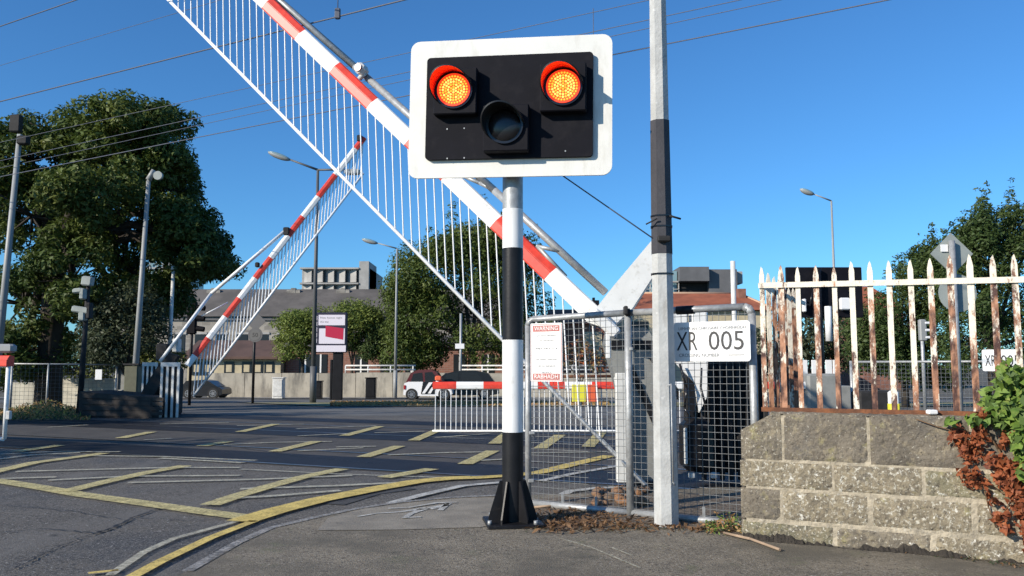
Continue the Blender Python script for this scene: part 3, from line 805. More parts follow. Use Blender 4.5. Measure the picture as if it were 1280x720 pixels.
def cabinet(px0, px1, py0, py1, Y, m, lab):
    t = empty('utility_cabinet', (X((px0 + px1) / 2, Y), Y, gz(Y)), lab, 'cabinet', 'cabinets along the far wall')
    w = X(px1, Y) - X(px0, Y); z1 = Zp(py0, Y); cx = X((px0 + px1) / 2, Y)
    MB().cbox((cx, Y, (gz(Y) + z1) / 2), (w, .5, z1 - gz(Y)), b=.03).build('housing', m, t)
    MB().cbox((cx, Y, z1 + .03), (w + .08, .58, .06), b=.015).build('lid', m, t)
    MB().cbox((cx, Y - .265, (gz(Y) + z1) / 2 + .05), (w * .84, .03, (z1 - gz(Y)) * .8), b=.01).build('door', m, t)
cabinet(344, 357, 473, 494, 46.5, M['white_dirty'], 'white utility cabinet against the far wall right of the road sign')
cabinet(398, 404, 477, 495, 46.5, M['black'], 'narrow black cabinet tucked behind the first lamp post')
cabinet(459, 471, 473, 495, 46.5, M['black'], 'black utility cabinet against the far wall left of the second lamp post')

# verge
mb = MB(); g = [(X(428, 36), 31.5), (X(520, 32), 31.0), (X(1300, 31), 30.6), (X(1300, 37), 37.5), (X(300, 37.5), 37.5)]
mb.add([(a, b, gz(b) + .02) for a, b in g], [tuple(range(5))]); tag(mb.build('verge', M['verge']), kind='structure')
mb = MB(); strip_mesh(mb, [(a, b) for a, b in (g[4], g[0], g[1], g[2])], .2, .05); tag(mb.build('verge_kerb', M['path']), kind='structure')
sheet('far_footpath', -60, 60, [46, 49.95], .05, M['path'])
gp = []
for k in range(5200):
    y = R.uniform(31.3, 37.3); x = R.uniform(X(415, y), X(760, y)); gp.append((x, y, gz(y) + .06))
o = leaves_mesh('verge_grass', np.array(gp), np.tile([0., -.6, .3], (len(gp), 1)), .07, LM['straw'], None); tag(o, 'dry yellowish grass on the verge beyond the crossing', 'grass', kind='stuff')

# ------------------------------------------------------------------ street lamps
def lamp(px, py, Y, hx, hy, label, m, tail=None, r=.085, head=1.0):
    """px, py: top of the post in the photograph; hx, hy: tip of the lamp head"""
    base = Vector((X(px, Y), Y, gz(Y)))
    t = empty('street_lamp', base, label, 'street lamp', 'street lamps beyond the crossing')
    top = Vector((base.x, Y, Zp(py, Y)))
    mb = MB(); mb.tube(base, base + Vector((0, 0, 1.6)), r * 1.35, n=12); mb.tube(base + Vector((0, 0, 1.6)), top, r, r * .55, n=12); mb.build('post', m, t)
    hp = Vector((X(hx, Y), Y, Zp(hy, Y)))
    d = (hp - top); mb = MB(); j = top + d * .6
    mb.tube(top, j, r * .5, r * .35, n=8)
    if tail: mb.tube(top, top + Vector((tail, 0, .02)), r * .45, n=8)
    mb.build('arm', m, t)
    c = top + d * .8; ang = math.atan2(d.z, d.x)
    mm = Matrix.Rotation(-ang, 3, 'Y')
    L = d.length * .24 * head
    def dome(s, zs, m_):
        mb = MB(); n0 = len(mb.v); mb.ball((0, 0, 0), 1, nu=14, nv=8); 
        mb.v = [tuple(c + mm @ Vector((p[0] * L, p[1] * .16, (p[2] * zs if p[2] * s > 0 else 0)))) for p in mb.v]
        return mb
    dome(1, .16, 0).build('lamp_head', M['lamp_grey'], t)
    lb = dome(-1, .11, 0); lb.v = [(p[0], p[1], p[2] - .004) for p in lb.v]; lb.build('lens', M['blue_glass'], t)
    if tail:
        MB().cbox(top + Vector((tail + .35, 0, -.1)), (.7, .3, .25), b=.08).build('lamp_head', M['lamp_grey'], t)
lamp(393, 209, 37, 331, 186, 'tall dark street lamp right of the raised far barrier', M['lamp_dark'], tail=1.2, r=.11)
lamp(495, 310, 48, 452, 298, 'street lamp on a pale post in front of the dense tree', M['lamp_grey'])
lamp(1045, 249, 40, 1007, 234, 'street lamp on a pale post rising above the rusty railings', M['lamp_grey'], r=.08)

# slim post with a small white plate
Y = 46.2
t = empty('sign_post', (X(576, Y), Y, gz(Y)), 'slim grey post with a small white plate behind the parked cars', 'sign post')
MB().tube((X(576, Y), Y, gz(Y)), (X(576, Y), Y, Zp(392, Y)), .07, n=8).build('post', M['galv'], t)
MB().cbox((X(575, Y), Y - .1, Zp(433, Y)), (.5, .03, .28), b=.01).build('plate', M['sign_white'], t)

# road sign seen from behind, dark: diamond over a disc
def disc(c, r, th, n=24, nrm=Vector((0, -1, 0))):
    mb = MB(); mb.tube(Vector(c), Vector(c) + nrm * th, r, n=n, smooth=False); return mb
Y = 36.0
t = empty('road_sign', (X(319, Y), Y, gz(Y)), 'dark diamond sign over a round speed sign on a thin black post', 'road sign')
MB().tube((X(318.5, Y), Y, gz(Y)), (X(318.5, Y), Y, Zp(395, Y)), .06, n=8).build('post', M['black'], t)
mb = MB(); c = Vector((X(320, Y), Y - .08, Zp(402, Y))); s_ = .43
mb.prism([c + Vector((-s_, 0, 0)), c + Vector((0, 0, -s_)), c + Vector((s_, 0, 0)), c + Vector((0, 0, s_))], (0, .03, 0)); mb.build('diamond_plate', M['clad'], t)
dd = disc((X(320, Y), Y - .05, Zp(419, Y)), .31, .03).build('round_plate', M['clad'], t)
mb = MB(); mb.tube((X(320, Y), Y - .081, Zp(419, Y)), (X(320, Y), Y - .085, Zp(419, Y)), .23, n=20, smooth=False); mb.build('face', mat('grey_sign_face', (0.13, 0.13, 0.13), .6), dd)
text('lettering', '50', (X(320, Y) - .12, Y - .086, Zp(419, Y) - .09), (1, 0, 0), (0, 0, 1), .18, M['letters'], dd, width=.24)

# billboard
Y = 44.0
t = empty('billboard', (X(420, Y), Y, gz(Y)), 'advertising billboard with a red picture on a black post beside the lamp post', 'billboard')
mb = MB(); mb.cbox((X(423, Y), Y + .1, (gz(Y) + Zp(440, Y)) / 2), (.5, .3, Zp(440, Y) - gz(Y)), b=.03); mb.cbox((X(415, Y), Y + .1, (gz(Y) + Zp(440, Y)) / 2 - .2), (.12, .2, Zp(440, Y) - gz(Y) - .4), b=.02); mb.build('post', M['black'], t)
x0, x1, z0, z1 = X(391.5, Y), X(434, Y), Zp(441, Y), Zp(391, Y)
MB().cbox(((x0 + x1) / 2, Y, (z0 + z1) / 2), (x1 - x0, .35, z1 - z0), b=.04).build('casing', mat('navy_casing', (0.03, 0.028, 0.05), .4), t)
M['poster'] = mat('poster_paper', (0.70, 0.66, 0.72), .4); M['poster_red'] = mat('poster_red', (0.45, 0.02, 0.06), .4)
mb = MB(); wallbox(mb, X(399, Y), X(432, Y), Y - .19, Y - .178, Zp(407, Y), Zp(394, Y)); wallbox(mb, X(400, Y), X(432, Y), Y - .19, Y - .178, Zp(430, Y), Zp(411, Y)); 
for k in range(5): wallbox(mb, X(393, Y), X(397.5, Y), Y - .19, Y - .178, Zp(401 + 7 * k, Y), Zp(395.5 + 7 * k, Y))
po = mb.build('poster', M['poster'], t)
mb = MB(); wallbox(mb, x0 + .02, x1 - .02, Y - .19, Y - .178, Zp(440, Y), Zp(432, Y)); mb.build('footer_panel', M['poster'], t)
mb = MB(); mb.prism([(X(408, Y), Y - .2, Zp(421, Y)), (X(430, Y), Y - .2, Zp(425, Y)), (X(430.5, Y), Y - .2, Zp(411, Y)), (X(408, Y), Y - .2, Zp(407.5, Y))], (0, .008, 0)); mb.build('red_picture', M['poster_red'], po)
for k, (zz, s_) in enumerate(((398, 'New homes night'), (403, 'this way'))):
    text('lettering', s_, (X(401, Y), Y - .192, Zp(zz + 1.5, Y)), (1, 0, 0), (0, 0, 1), .13, M['letters_mid'], po, width=(1.15, .45)[k])

# traffic lights seen from behind
def traffic_light(px, py0, py1, Y, lab, side=1, base_py=None):
    t = empty('traffic_light', (X(px, Y), Y, gz(Y)), lab, 'traffic light')
    MB().tube((X(px, Y), Y, gz(Y)), (X(px, Y), Y, Zp(py0, Y) - .1), .06, n=10).build('post', M['black'], t)
    h = Zp(py0, Y) - Zp(py1, Y)
    MB().cbox((X(px, Y), Y - .02, (Zp(py0, Y) + Zp(py1, Y)) / 2), (.36, .2, h), b=.04).build('housing', M['black_board'], t)
    for k in range(3):
        mb = MB(); c = Vector((X(px, Y) + side * .18, Y, Zp(py0, Y) - h * (.18 + .32 * k)))
        mb.tube(c, c + Vector((side * .3, 0, -.04)), .11, .10, n=12, caps=False); mb.build('hood', M['black_board'], t)
traffic_light(240, 377, 418, 33, 'dark traffic light facing right behind the raised far barrier')
Y = 24.0
t = empty('traffic_light', (X(1153, Y), Y, gz(Y)), 'small pedestrian light with three pale visors behind the rusty railings', 'traffic light')
MB().tube((X(1152, Y), Y, gz(Y)), (X(1152, Y), Y, Zp(400, Y)), .05, n=8).build('post', M['galv'], t)
MB().cbox((X(1153, Y), Y, Zp(413, Y)), (.2, .16, .62), b=.03).build('housing', M['lamp_grey'], t)
for k in range(3): MB().cbox((X(1158, Y), Y - .02, Zp(404 + 9 * k, Y)), (.16, .14, .07), b=.02).build('visor', M['sign_white'], t)

# ------------------------------------------------------------------ left: fence, weeds, ramp, masts
Y = 27.5
def chain_fence(pa, pb, h, step, lab, cell=.11, name='mesh_fence', m=None, posts=None, z0=None):
    a = Vector(pa); b = Vector(pb); d = (b - a); L = d.length; d.normalize()
    t = empty(name, a, lab, 'fence')
    up = Vector((0, 0, 1))
    n = max(1, round(L / step))
    for i in range(n + 1):
        p = a + d * (L * i / n)
        MB().tube(p, p + up * h, .03, n=8).build('post', m or M['galv'], t)
    mb = MB(); mb.tube(a + up * (h - .02), b + up * (h - .02), .024, n=6); mb.tube(a + up * .06, b + up * .06, .02, n=6); mb.build('rail', m or M['galv'], t)
    mb = MB(); k = 0; x = 0
    while x < L:
        p = a + d * x; mb.tube(p + up * .06, p + up * (h - .02), .0035, n=3, caps=False); x += cell
    z = .06
    while z < h:
        mb.tube(a + up * z, b + up * z, .0035, n=3, caps=False); z += cell
    mb.build('wire_mesh', M['mesh'], t)
    return t
chain_fence((X(18, 24), 24, -.08), (X(148, 25.5), 25.5, -.1), 1.42, 1.05, 'wire mesh fence with grey posts beside the dry weeds at the far left')
chain_fence((X(1062, 15.5), 15.5, 0), (X(1400, 13.5), 13.5, 0), 1.33, 1.4, 'grey mesh fence beyond the tracks behind the rusty railings', cell=.07)
Y = 29
mb = MB(); wallbox(mb, X(82, Y), X(190, Y), Y, Y + .25, gz(Y) - .3, Zp(473, Y)); wallbox(mb, X(20, Y), X(82, Y) - .02, Y, Y + .25, gz(Y) - .3, Zp(478, Y))
tag(mb.build('low_wall', mat('limewashed_wall', (0.60, 0.56, 0.46), .9, noise=.25, nscale=1.2), origin=(X(130, Y), Y, gz(Y))), 'low pale wall behind the mesh fence at the left', 'wall')
Y = 25.7
t = empty('gate', (X(154, Y), Y, gz(Y)), 'small grey gate with a white notice at the end of the left mesh fence', 'gate')
mb = MB()
for px in (150, 172): mb.tube((X(px, Y), Y, gz(Y)), (X(px, Y), Y, Zp(456, Y)), .035, n=8)
mb.tube((X(150, Y), Y, Zp(457, Y)), (X(172, Y), Y, Zp(457, Y)), .03, n=8); mb.tube((X(150, Y), Y, Zp(488, Y)), (X(172, Y), Y, Zp(488, Y)), .03, n=8); mb.build('frame', M['grey_paint'], t)
MB().box((X(161, Y), Y + .03, Zp(473, Y)), (X(171, Y) - X(151, Y), .02, .7)).build('panel', M['grey_paint'], t)
MB().cbox((X(127, Y - .5), Y - .55, Zp(468, Y)), (.2, .012, .3), b=.004).build('notice', M['sign_white'], t)
Y = 23.6
t = empty('equipment_cabinet', (X(170, Y), Y, 0), 'grey-green equipment cabinet beside the striped panels of the far barrier', 'cabinet')
MB().cbox((X(170, Y), Y, Zp(478, Y)), (.38, .4, .95), b=.03).build('housing', mat('olive_paint', (0.10, 0.10, 0.06), .6, noise=.2), t)
MB().cbox((X(170, Y), Y, Zp(455.5, Y)), (.44, .46, .05), b=.01).build('lid', M['dark_steel'], t)

# timber ramp wall
Y0 = 20.6
t = empty('platform_ramp', (X(155, Y0), Y0, 0), 'dark timber sided ramp beside the striped base of the far barrier', 'ramp')
mb = MB(); mb.prism([(X(103, Y0), Y0, 0), (X(203, Y0), Y0 - .4, 0), (X(203, Y0), Y0 - .4, Zp(496, Y0)), (X(103, Y0), Y0, Zp(489, Y0))], (0, 1.6, 0)); mb.build('side_wall', M['timber'], t)
mb = MB()
a0 = P(103, 491, Y0 - .05); a1 = P(204, 497, Y0 - .45)
for k in range(4):
    mb.prism([a0 + Vector((0, 0, -.15 * k)), a1 + Vector((0, 0, -.11 * k)), a1 + Vector((0, 0, -.11 * k - .085)), a0 + Vector((0, 0, -.15 * k - .12))], (0, .04, 0))
mb.build('boards', mat('worn_boards', (0.05, 0.041, 0.035), .9, noise=.4, nscale=3), t)

# dry weeds and grass at the left
pts = []
for k in range(5200):
    px = R.uniform(-20, 118); yy = R.uniform(19.5, 23.6); p = Vector((X(px, yy), yy, 0))
    hh = .30 * max(.15, 1 - abs(px - 62) / 60) * (1 if R.random() < .6 else .5)
    pts.append((p.x, p.y, R.random() ** 1.4 * hh * 1.3))
pts = np.array(pts)
o = leaves_mesh('weeds', pts, np.tile([0., -.7, .2], (len(pts), 1)), .055, [LM['straw'], LM['straw'], LM['light'], LM['bush']], None, aspect=.35); tag(o, 'dry orange and green weeds at the foot of the left mesh fence', 'weeds', kind='stuff')
tag(MB().add([(X(-60, 19.6), 19.3, .012), (X(108, 19.6), 19.6, .012), (X(112, 24), 24, -.06), (X(-60, 24), 24, -.06)], [(0, 1, 2, 3)]).build('soil', M['ground']), kind='structure')

# camera mast
Y = 21.3
t = empty('camera_mast', (X(105, Y), Y, 0), 'black mast carrying white cameras and boxes left of the far barrier', 'camera mast')
MB().tube((X(104, Y), Y, 0), (X(108, Y), Y, Zp(350, Y)), .075, .05, n=10).build('mast', M['dark_steel'], t)
for (px, py, w, h, ry, lab) in ((110, 352, 13, 12, .1, 'camera'), (99, 364, 12, 6, -.1, 'camera'), (105, 368, 6, 14, 0, 'control_box'), (104, 388, 22, 8, .15, 'camera'), (106, 396, 8, 12, 0, 'control_box'), (114, 389, 5, 20, 0, 'bracket')):
    c = Vector((X(px, Y), Y - .12, Zp(py, Y)))
    MB().cbox(c, (w * Y / F, .2, h * Y / F), b=.03, mat=Matrix.Rotation(ry, 3, 'Y')).build(lab, M['signback'] if lab != 'bracket' else M['dark_steel'], t)
# floodlight post at left edge
Y = 23.0
t = empty('floodlight_post', (X(-2, Y), Y, 0), 'pale post with a square floodlight at the far left edge', 'floodlight post')
MB().tube((X(-3, Y), Y, 0), (X(11, Y), Y, Zp(163, Y)), .11, .07, n=10).build('post', M['lamp_grey'], t)
MB().cbox((X(19, Y), Y - .1, Zp(172, Y)), (.3, .22, .24), b=.03).build('floodlight', M['dark_steel'], t)
MB().cbox((X(12, Y), Y, Zp(166, Y)), (.1, .14, .14), b=.02).build('bracket', M['lamp_grey'], t)
MB().cbox((X(3, Y), Y + .1, Zp(143, Y) - .1), (.3, .2, .5), b=.03).build('loudspeaker', M['dark_steel'], t)
Y = 24.5
t = empty('lamp_column', (X(171, Y), Y, gz(Y)), 'plain grey column with a small lamp standing against the huge tree', 'lamp column')
MB().tube((X(170, Y), Y, gz(Y)), (X(178, Y), Y, Zp(222, Y)), .095, .06, n=10).build('post', M['lamp_grey'], t)
MB().tube((X(178, Y), Y, Zp(222, Y)), (X(184, Y), Y, Zp(209, Y)), .09, .06, n=10).build('lamp_head', M['lamp_grey'], t)
disc((X(191, Y), Y, Zp(217, Y)), .13, .1).build('dish', M['signback'], t)
Y = 26.0
t = empty('white_pole', (X(213, Y), Y, gz(Y)), 'slender white pole rising behind the machinery of the far barrier', 'pole')
MB().tube((X(212, Y), Y, gz(Y)), (X(214, Y), Y, Zp(337, Y)), .065, .05, n=10).build('post', M['white_dirty'], t)
MB().ball((X(214, Y), Y, Zp(335, Y)), .09).build('cap', M['white_dirty'], t)

# ------------------------------------------------------------------ cars
def car(px, Y, length, height, width, prof, win, wheels, m_body, m_cab, label, wheel_r, flip=1, extra=None):
    """side-on car; prof and win are outlines in units of length and height"""
    x0 = X(px, Y); z0 = gz(Y) + .004
    t = empty('parked_car', (x0 + length / 2, Y, z0), label, 'car', 'cars on the far street')
    def pt(u, v, yy): return Vector((x0 + (u if flip > 0 else 1 - u) * length, yy, z0 + v * height))
    # lower body
    mb = MB(); mb.prism([pt(u, v, Y) for u, v in prof[0]], (0, width, 0)); mb.build('body', m_body, t)
    mb = MB()
    lo = [pt(u, v, Y + .08) for u, v in prof[1]]; mb.prism(lo, (0, width - .16, 0)); cb = mb.build('cabin', m_cab, t)
    for w in win:
        mb = MB(); mb.prism([pt(u, v, Y + .072) for u, v in w], (0, .012, 0)); mb.build('side_window', M['dark_glass'], t)
    for u in wheels:
        for yy in (Y - .02, Y + width - .16):
            c = Vector((x0 + (u if flip > 0 else 1 - u) * length, yy, z0 + wheel_r))
            w = MB().tube(c, c + Vector((0, .18, 0)), wheel_r, n=20).build('wheel', M['tyre'], t)
            MB().tube(c + Vector((0, -.012, 0)), c + Vector((0, .01, 0)), wheel_r * .66, n=12).build('rim', M['alloy'], w)
            mb = MB()
            for k in range(5):
                a = k * 1.2566; mb.box(c + Vector((math.cos(a) * wheel_r * .42, -.018, math.sin(a) * wheel_r * .42)), (wheel_r * .16, .01, wheel_r * .4), mat=Matrix.Rotation(-a, 3, 'Y'))
            mb.build('hub_gap', M['tyre'], w)
    if extra: extra(t, pt)
    return t
micro = ([(.0, .18), (.02, .55), (.10, .60), (.62, .60), (.86, .52), (.98, .42), (1.0, .2), (.9, .14), (.1, .14)],
         [(.04, .55), (.14, .88), (.28, .98), (.55, 1.0), (.66, .93), (.82, .58), (.8, .5)])
def mx(t, pt):
    mb = MB(); mb.prism([pt(u, v, 42.98) for u, v in ((.36, .20), (.40, .60), (.62, .60), (.66, .2))], (0, .012, 0)); d = mb.build('door', M['car_black'], t)
    mb = MB(); mb.prism([pt(u, v, 42.965) for u, v in ((.38, .22), (.52, .58), (.60, .58), (.44, .22))], (0, .01, 0)); mb.prism([pt(u, v, 42.965) for u, v in ((.5, .22), (.58, .42), (.63, .42), (.56, .22))], (0, .01, 0)); mb.build('white_graphic', M['car_white'], d)
    mb = MB(); mb.cbox(pt(.70, .62, 42.85), (.16, .2, .16), b=.04); mb.build('mirror', M['car_white'], t)
    MB().cbox(pt(.03, .42, 42.99), (.1, .06, .22), b=.02).build('tail_lamp', M['tail'], t)
car(505, 43, 2.5, 1.56, 1.5, micro, [[(.14, .58), (.2, .86), (.38, .90), (.40, .58)], [(.44, .58), (.43, .90), (.58, .92), (.74, .58)]], (.17, .83), M['car_white'], M['car_red'],
    'tiny white two-seat car with black door graphics behind the lowered barrier', .30, extra=mx)
hatch = ([(.0, .2), (.01, .5), (.08, .62), (.6, .62), (.9, .52), (.99, .38), (1.0, .2), (.9, .15), (.1, .15)], [(.05, .6), (.14, .92), (.3, 1.0), (.5, .99), (.6, .93), (.74, .6)])
def hx_(t, pt):
    pass
car(533, 45, 3.9, 1.52, 1.6, ([(.0, .2), (.02, .48), (.12, .58), (.55, .62), (.9, .60), (.99, .45), (1.0, .2), (.9, .15), (.1, .15)], [(.08, .55), (.26, .9), (.42, 1.0), (.7, 1.0), (.85, .9), (.94, .6)]),
    [[(.15, .6), (.3, .88), (.44, .94), (.44, .6)], [(.47, .6), (.47, .94), (.7, .94), (.8, .6)]], (.2, .8), M['car_black'], M['car_black'], 'dark hatchback just ahead of the tiny white car', .31)
car(228, 47, 2.35, 1.05, 1.6, ([(.0, .2), (.01, .55), (.1, .66), (.7, .66), (.93, .6), (.99, .5), (1.0, .25), (.9, .15), (.1, .15)], [(.0, .6), (.12, .95), (.5, 1.0), (.66, .93), (.86, .64)]),
    [[(.1, .66), (.2, .9), (.42, .93), (.42, .66)], [(.46, .66), (.46, .93), (.62, .9), (.76, .66)]], (.2, .78), M['car_black'], M['car_black'], 'black car parked beyond the striped base of the far barrier', .3)

# ------------------------------------------------------------------ crossing barriers
def barrier(origin, udir, phi, L, gap, pitch, segs, arm_h, arm_t, label, skirt_from=0.0, rod_r=.007, rail_r=.018, skirt_to=None, name='crossing_barrier', tipx=0.0, low_from=None):
    """origin: a point of the arm at its root; udir: horizontal heading; phi: raise angle; segs: list of (run, run, is_red)"""
    o0 = Vector(origin); u = Vector(udir).normalized(); up = Vector((0, 0, 1))
    t = empty(name, (o0.x, o0.y, 0), label, 'barrier', 'barriers of the level crossing')
    c, s = math.cos(phi), math.sin(phi)
    d = u * c + up * s                              # along the arm
    nrm = -u * s + up * c                           # above the arm
    side = u.cross(up).normalized()                 # to one flank
    if side.y > 0: side = -side                     # towards the camera
    def A(r, a=0.0, b=0.0): return o0 + d * r + nrm * a + side * b
    hh = arm_h / 2; tt = arm_t / 2
    prof = [(-hh, tt * .9), (-hh * .85, tt), (hh * .12, tt), (hh * .16, tt * .86), (hh * .22, tt * .86), (hh * .9, tt * .35), (hh, 0), (hh * .8, -tt), (-hh * .85, -tt), (-hh, -tt * .9)]
    mb = MB()
    for (r0, r1, red) in segs:
        ring = [A(r0, a, b) for a, b in prof] + [A(r1, a, b) for a, b in prof]; n = len(prof)
        mb.add(ring, [(i, (i + 1) % n, n + (i + 1) % n, n + i) for i in range(n)], red)
        if r1 == segs[-1][1]: mb.add(ring[n:], [tuple(range(n))], red)
        if r0 == segs[0][0]: mb.add(ring[:n], [tuple(range(n - 1, -1, -1))], red)
    mb.build('arm', [M['white'], M['red']], t)
    mb = MB(); r = skirt_from; rt = skirt_to if skirt_to else L
    while r <= rt:
        p = A(r, -hh, 0); q = A(r) - up * gap
        mb.tube(p, q, rod_r, n=5, caps=False); r += pitch
    p0 = A(low_from if low_from is not None else skirt_from) - up * gap; p1 = A(rt) - up * gap
    mb.tube(p0, p1, rail_r, n=6)
    mb.tube(A(skirt_from, -hh), A(rt, -hh), rod_r * 1.3, n=5)
    mb.build('skirt', M['rod'], t)
    return t, A, d, nrm, side, u

# A: the near barrier, raised
uA = Vector((-3.5, 1.3, 0)).normalized(); phiA = math.radians(43.8); cA = math.cos(phiA)
oA = P(740, 391, 8.7)
bk = [-.06, .44, 1.06, 1.65, 2.12, 2.62, 3.14, 3.64, 4.14, 4.66, 5.2, 5.75, 6.3]
segs = [(bk[i] / cA, bk[i + 1] / cA, i % 2) for i in range(len(bk) - 1)]
tA, A, dA, nA, sA, u = barrier(oA, uA, phiA, 7.6, 1.22, .150, segs, .185, .12, 'big red and white barrier arm raised across the sky behind the signal board', skirt_from=-.1, low_from=-.85, rail_r=.022, rod_r=.0085, skirt_to=8.3)
tagB = tA
# bracing strut on the arm
mb = MB()
q0 = A(3.05 / cA, .16, -.10); q1 = P(618, 238, 9.0) ; q2 = P(757, 366, 8.7)
mb.path([A(5.4 / cA, .06, -.16), q0, q1, q2], .042, n=10)
mb.path([A(1.62 / cA, .08, -.05), P(600, 229, 9.05), q1], .022, n=8)
mb.path([A(.35 / cA, .08, -.05), P(672, 308, 8.85), P(700, 314, 8.8)], .022, n=8)
mb.build('strut', M['galv'], tA)
mb = MB(); c = A(2.93 / cA, .2, .0); rm = Matrix((dA, -sA, nA)).transposed()
mb.cbox(c, (.16, .13, .13), b=.03, mat=rm); mb.tube(c - dA * .06 + sA * .0 - nA * .10, c - dA * .06, .03, n=8)
lampo = mb.build('arm_lamp', M['white_dirty'], tA)
MB().tube(c + sA * .065, c + sA * .085, .045, n=12).build('lens', M['tail'], lampo)
# tail beam
mb = MB(); mb.prism([P(732, 402, 8.55), P(762, 412, 8.55), P(790, 386, 8.55), P(838, 312, 8.55), P(833, 292, 8.55), P(815, 300, 8.55), P(768, 356, 8.55)], (.05, .28, 0)); mb.build('tail_beam', M['white'], tA)
mb = MB(); mb.cbox(P(756, 404, 8.5), (.34, .1, .12), b=.02, mat=Matrix.Rotation(.75, 3, 'Y')); mb.cbox(P(760, 430, 8.5), (.05, .06, .3), b=.01); mb.build('pivot_bracket', M['white'], tA)

# the machine that carries it
Ym = 8.75
t = empty('barrier_machine', (1.4, Ym + .3, 0), 'pale grey barrier machine with black counterweight behind the mesh panels', 'barrier machine')
mb = MB(); mb.prism([(1.20, Ym, .10), (1.12, Ym, .95), (.98, Ym, 1.45), (1.02, Ym, 1.62), (1.40, Ym, 1.62), (1.62, Ym, 1.30), (1.62, Ym, .06), (1.25, Ym, .06)], (0, .42, 0)); mb.build('housing', M['grey_paint'], t)
mb = MB(); mb.prism([(1.18, Ym - .02, 1.25), (1.24, Ym - .02, 1.25), (1.50, Ym - .02, .66), (1.50, Ym - .02, .50)], (0, .015, 0)); mb.prism([(1.42, Ym - .02, 1.30), (1.50, Ym - .02, 1.30), (1.72, Ym - .02, .98), (1.72, Ym - .02, .86)], (0, .015, 0)); mb.box((1.3, Ym - .012, 1.44), (.55, .02, .09)); mb.build('slot', M['black'], t)
MB().cbox((1.11, Ym - .12, .60), (.11, .10, 1.1), b=.01).build('front_post', M['white_dirty'], t)
mb = MB(); mb.prism([(1.05, Ym - .06, 1.10), (1.08, Ym - .06, 1.12), (1.22, Ym - .06, .72), (1.20, Ym - .06, .10), (1.17, Ym - .06, .10)], (0, .03, 0)); mb.build('gusset', M['white_dirty'], t)
mb = MB(); mb.cbox((1.88, Ym - .05, .42), (.30, .34, .52), b=.06); mb.cbox((1.83, Ym - .05, .95), (.12, .12, .6), b=.02); mb.build('counterweight', M['black'], t)
mb = MB(); mb.cbox((1.745, Ym - .20, .42), (.03, .05, .36), b=.01); mb.cbox((1.80, Ym - .2, .13), (.06, .06, .06), b=.01); mb.cbox((2.02, Ym - .2, .13), (.06, .06, .06), b=.01); mb.build('link_bar', M['white_dirty'], t)
mb = MB(); mb.cbox((1.72, Ym - .05, 1.52), (.17, .2, .52), b=.015); mb.cbox((1.93, Ym - .05, 1.52), (.16, .2, .52), b=.015); mb.prism([(1.66, Ym - .14, 1.26), (2.0, Ym - .14, 1.26), (1.98, Ym - .14, .9), (1.9, Ym - .14, .75), (1.86, Ym - .14, 1.05)], (0, .04, 0)); mb.build('side_plate', M['white'], t)
mb = MB()
for (a, b, c_) in ((1.20, 1.60, 1.0), (1.45, 1.62, 1.0)):
    pass
mb.path([(1.70, Ym - .2, 1.24), (1.76, Ym - .24, 1.0), (1.74, Ym - .2, .8), (1.8, Ym - .2, .7)], .012, n=6); mb.path([(1.92, Ym - .2, 1.2), (1.9, Ym - .24, 1.0), (1.97, Ym - .2, .75)], .012, n=6); mb.build('cable', M['black_gloss'], t)
t = empty('slatted_guard', (2.3, Ym + .1, 0), 'screen of black vertical slats beside the near barrier machine', 'guard screen')
mb = MB()
for k in range(8): mb.cbox((2.02 + .095 * k, Ym + .22, .66), (.05, .03, 1.26), b=.006)
mb.build('slats', M['dark_steel'], t)
mb = MB()
MB().box((2.35, Ym + .36, .72), (.80, .02, 1.25)).build('backing', mat('perforated_backing', (0.045, 0.044, 0.042), .9, noise=.4, nscale=9, spec=.1), t)  # dark sheet added to stop light showing between the slats
for z in (.15, 1.2): MB().box((2.35, Ym + .25, z), (.75, .03, .05)).build('rail', M['black'], t)
# timber and rubble at the foot of the machine
mb = MB()
for k in range(70):
    px = R.uniform(742, 808); yy = R.uniform(7.3, 8.2); s_ = R.uniform(.02, .065)
    n0 = len(mb.v); mb.ball((X(px, yy), yy, .03 + s_ * .4), s_, nu=6, nv=4, sc=(R.uniform(.7, 1.3), R.uniform(.7, 1.2), R.uniform(.5, .9))); mb.v[n0:] = [(p[0] + R.uniform(-.2, .2) * s_, p[1] + R.uniform(-.2, .2) * s_, p[2] + R.uniform(-.2, .2) * s_) for p in mb.v[n0:]]
tag(mb.build('rubble', mat('rusty_stone', (0.12, 0.10, 0.08), .95, col2=(0.26, 0.13, 0.06), nscale=6, bump=.5), origin=(.9, 7.8, 0)), 'brown stones and clods under the near barrier machine', 'rubble', kind='stuff')

# B: near left barrier, lowered, only the tip shows
b0 = P(13, 451, 11.55); uB = Vector((1, -.34, 0)).normalized()
LB = 5.5
oB = Vector((b0.x, b0.y, b0.z)) - uB * LB
segs = []
e = LB
red = 1
while e > 0:
    segs.append((max(0, e - .52), e, red)); e -= .52; red = 1 - red
segs = segs[::-1]
tB, A2, d2, n2, s2, u2 = barrier(oB, uB, 0.0, LB, 1.06, .15, segs, .15, .12, 'lowered barrier whose red and white tip shows at the left edge of the road', skirt_from=.2, skirt_to=LB - .05, rail_r=.03, rod_r=.012)
MB().cbox(A2(LB - .1, .17), (.26, .14, .12), b=.03).build('arm_lamp', M['lamp_grey'], tB)
MB().tube(A2(LB - .03, -.07), A2(LB - .03) - Vector((0, 0, 1.06)), .028, n=10).build('end_post', M['white'], tB)
MB().cbox(oB + Vector((-.3, .0, -.45)), (.6, .6, 1.3), b=.04).build('machine_housing', M['grey_paint'], tB)
MB().cbox(P(11, 519, 11.5), (.06, .06, .12), b=.01).build('latch', M['white_dirty'], tB)

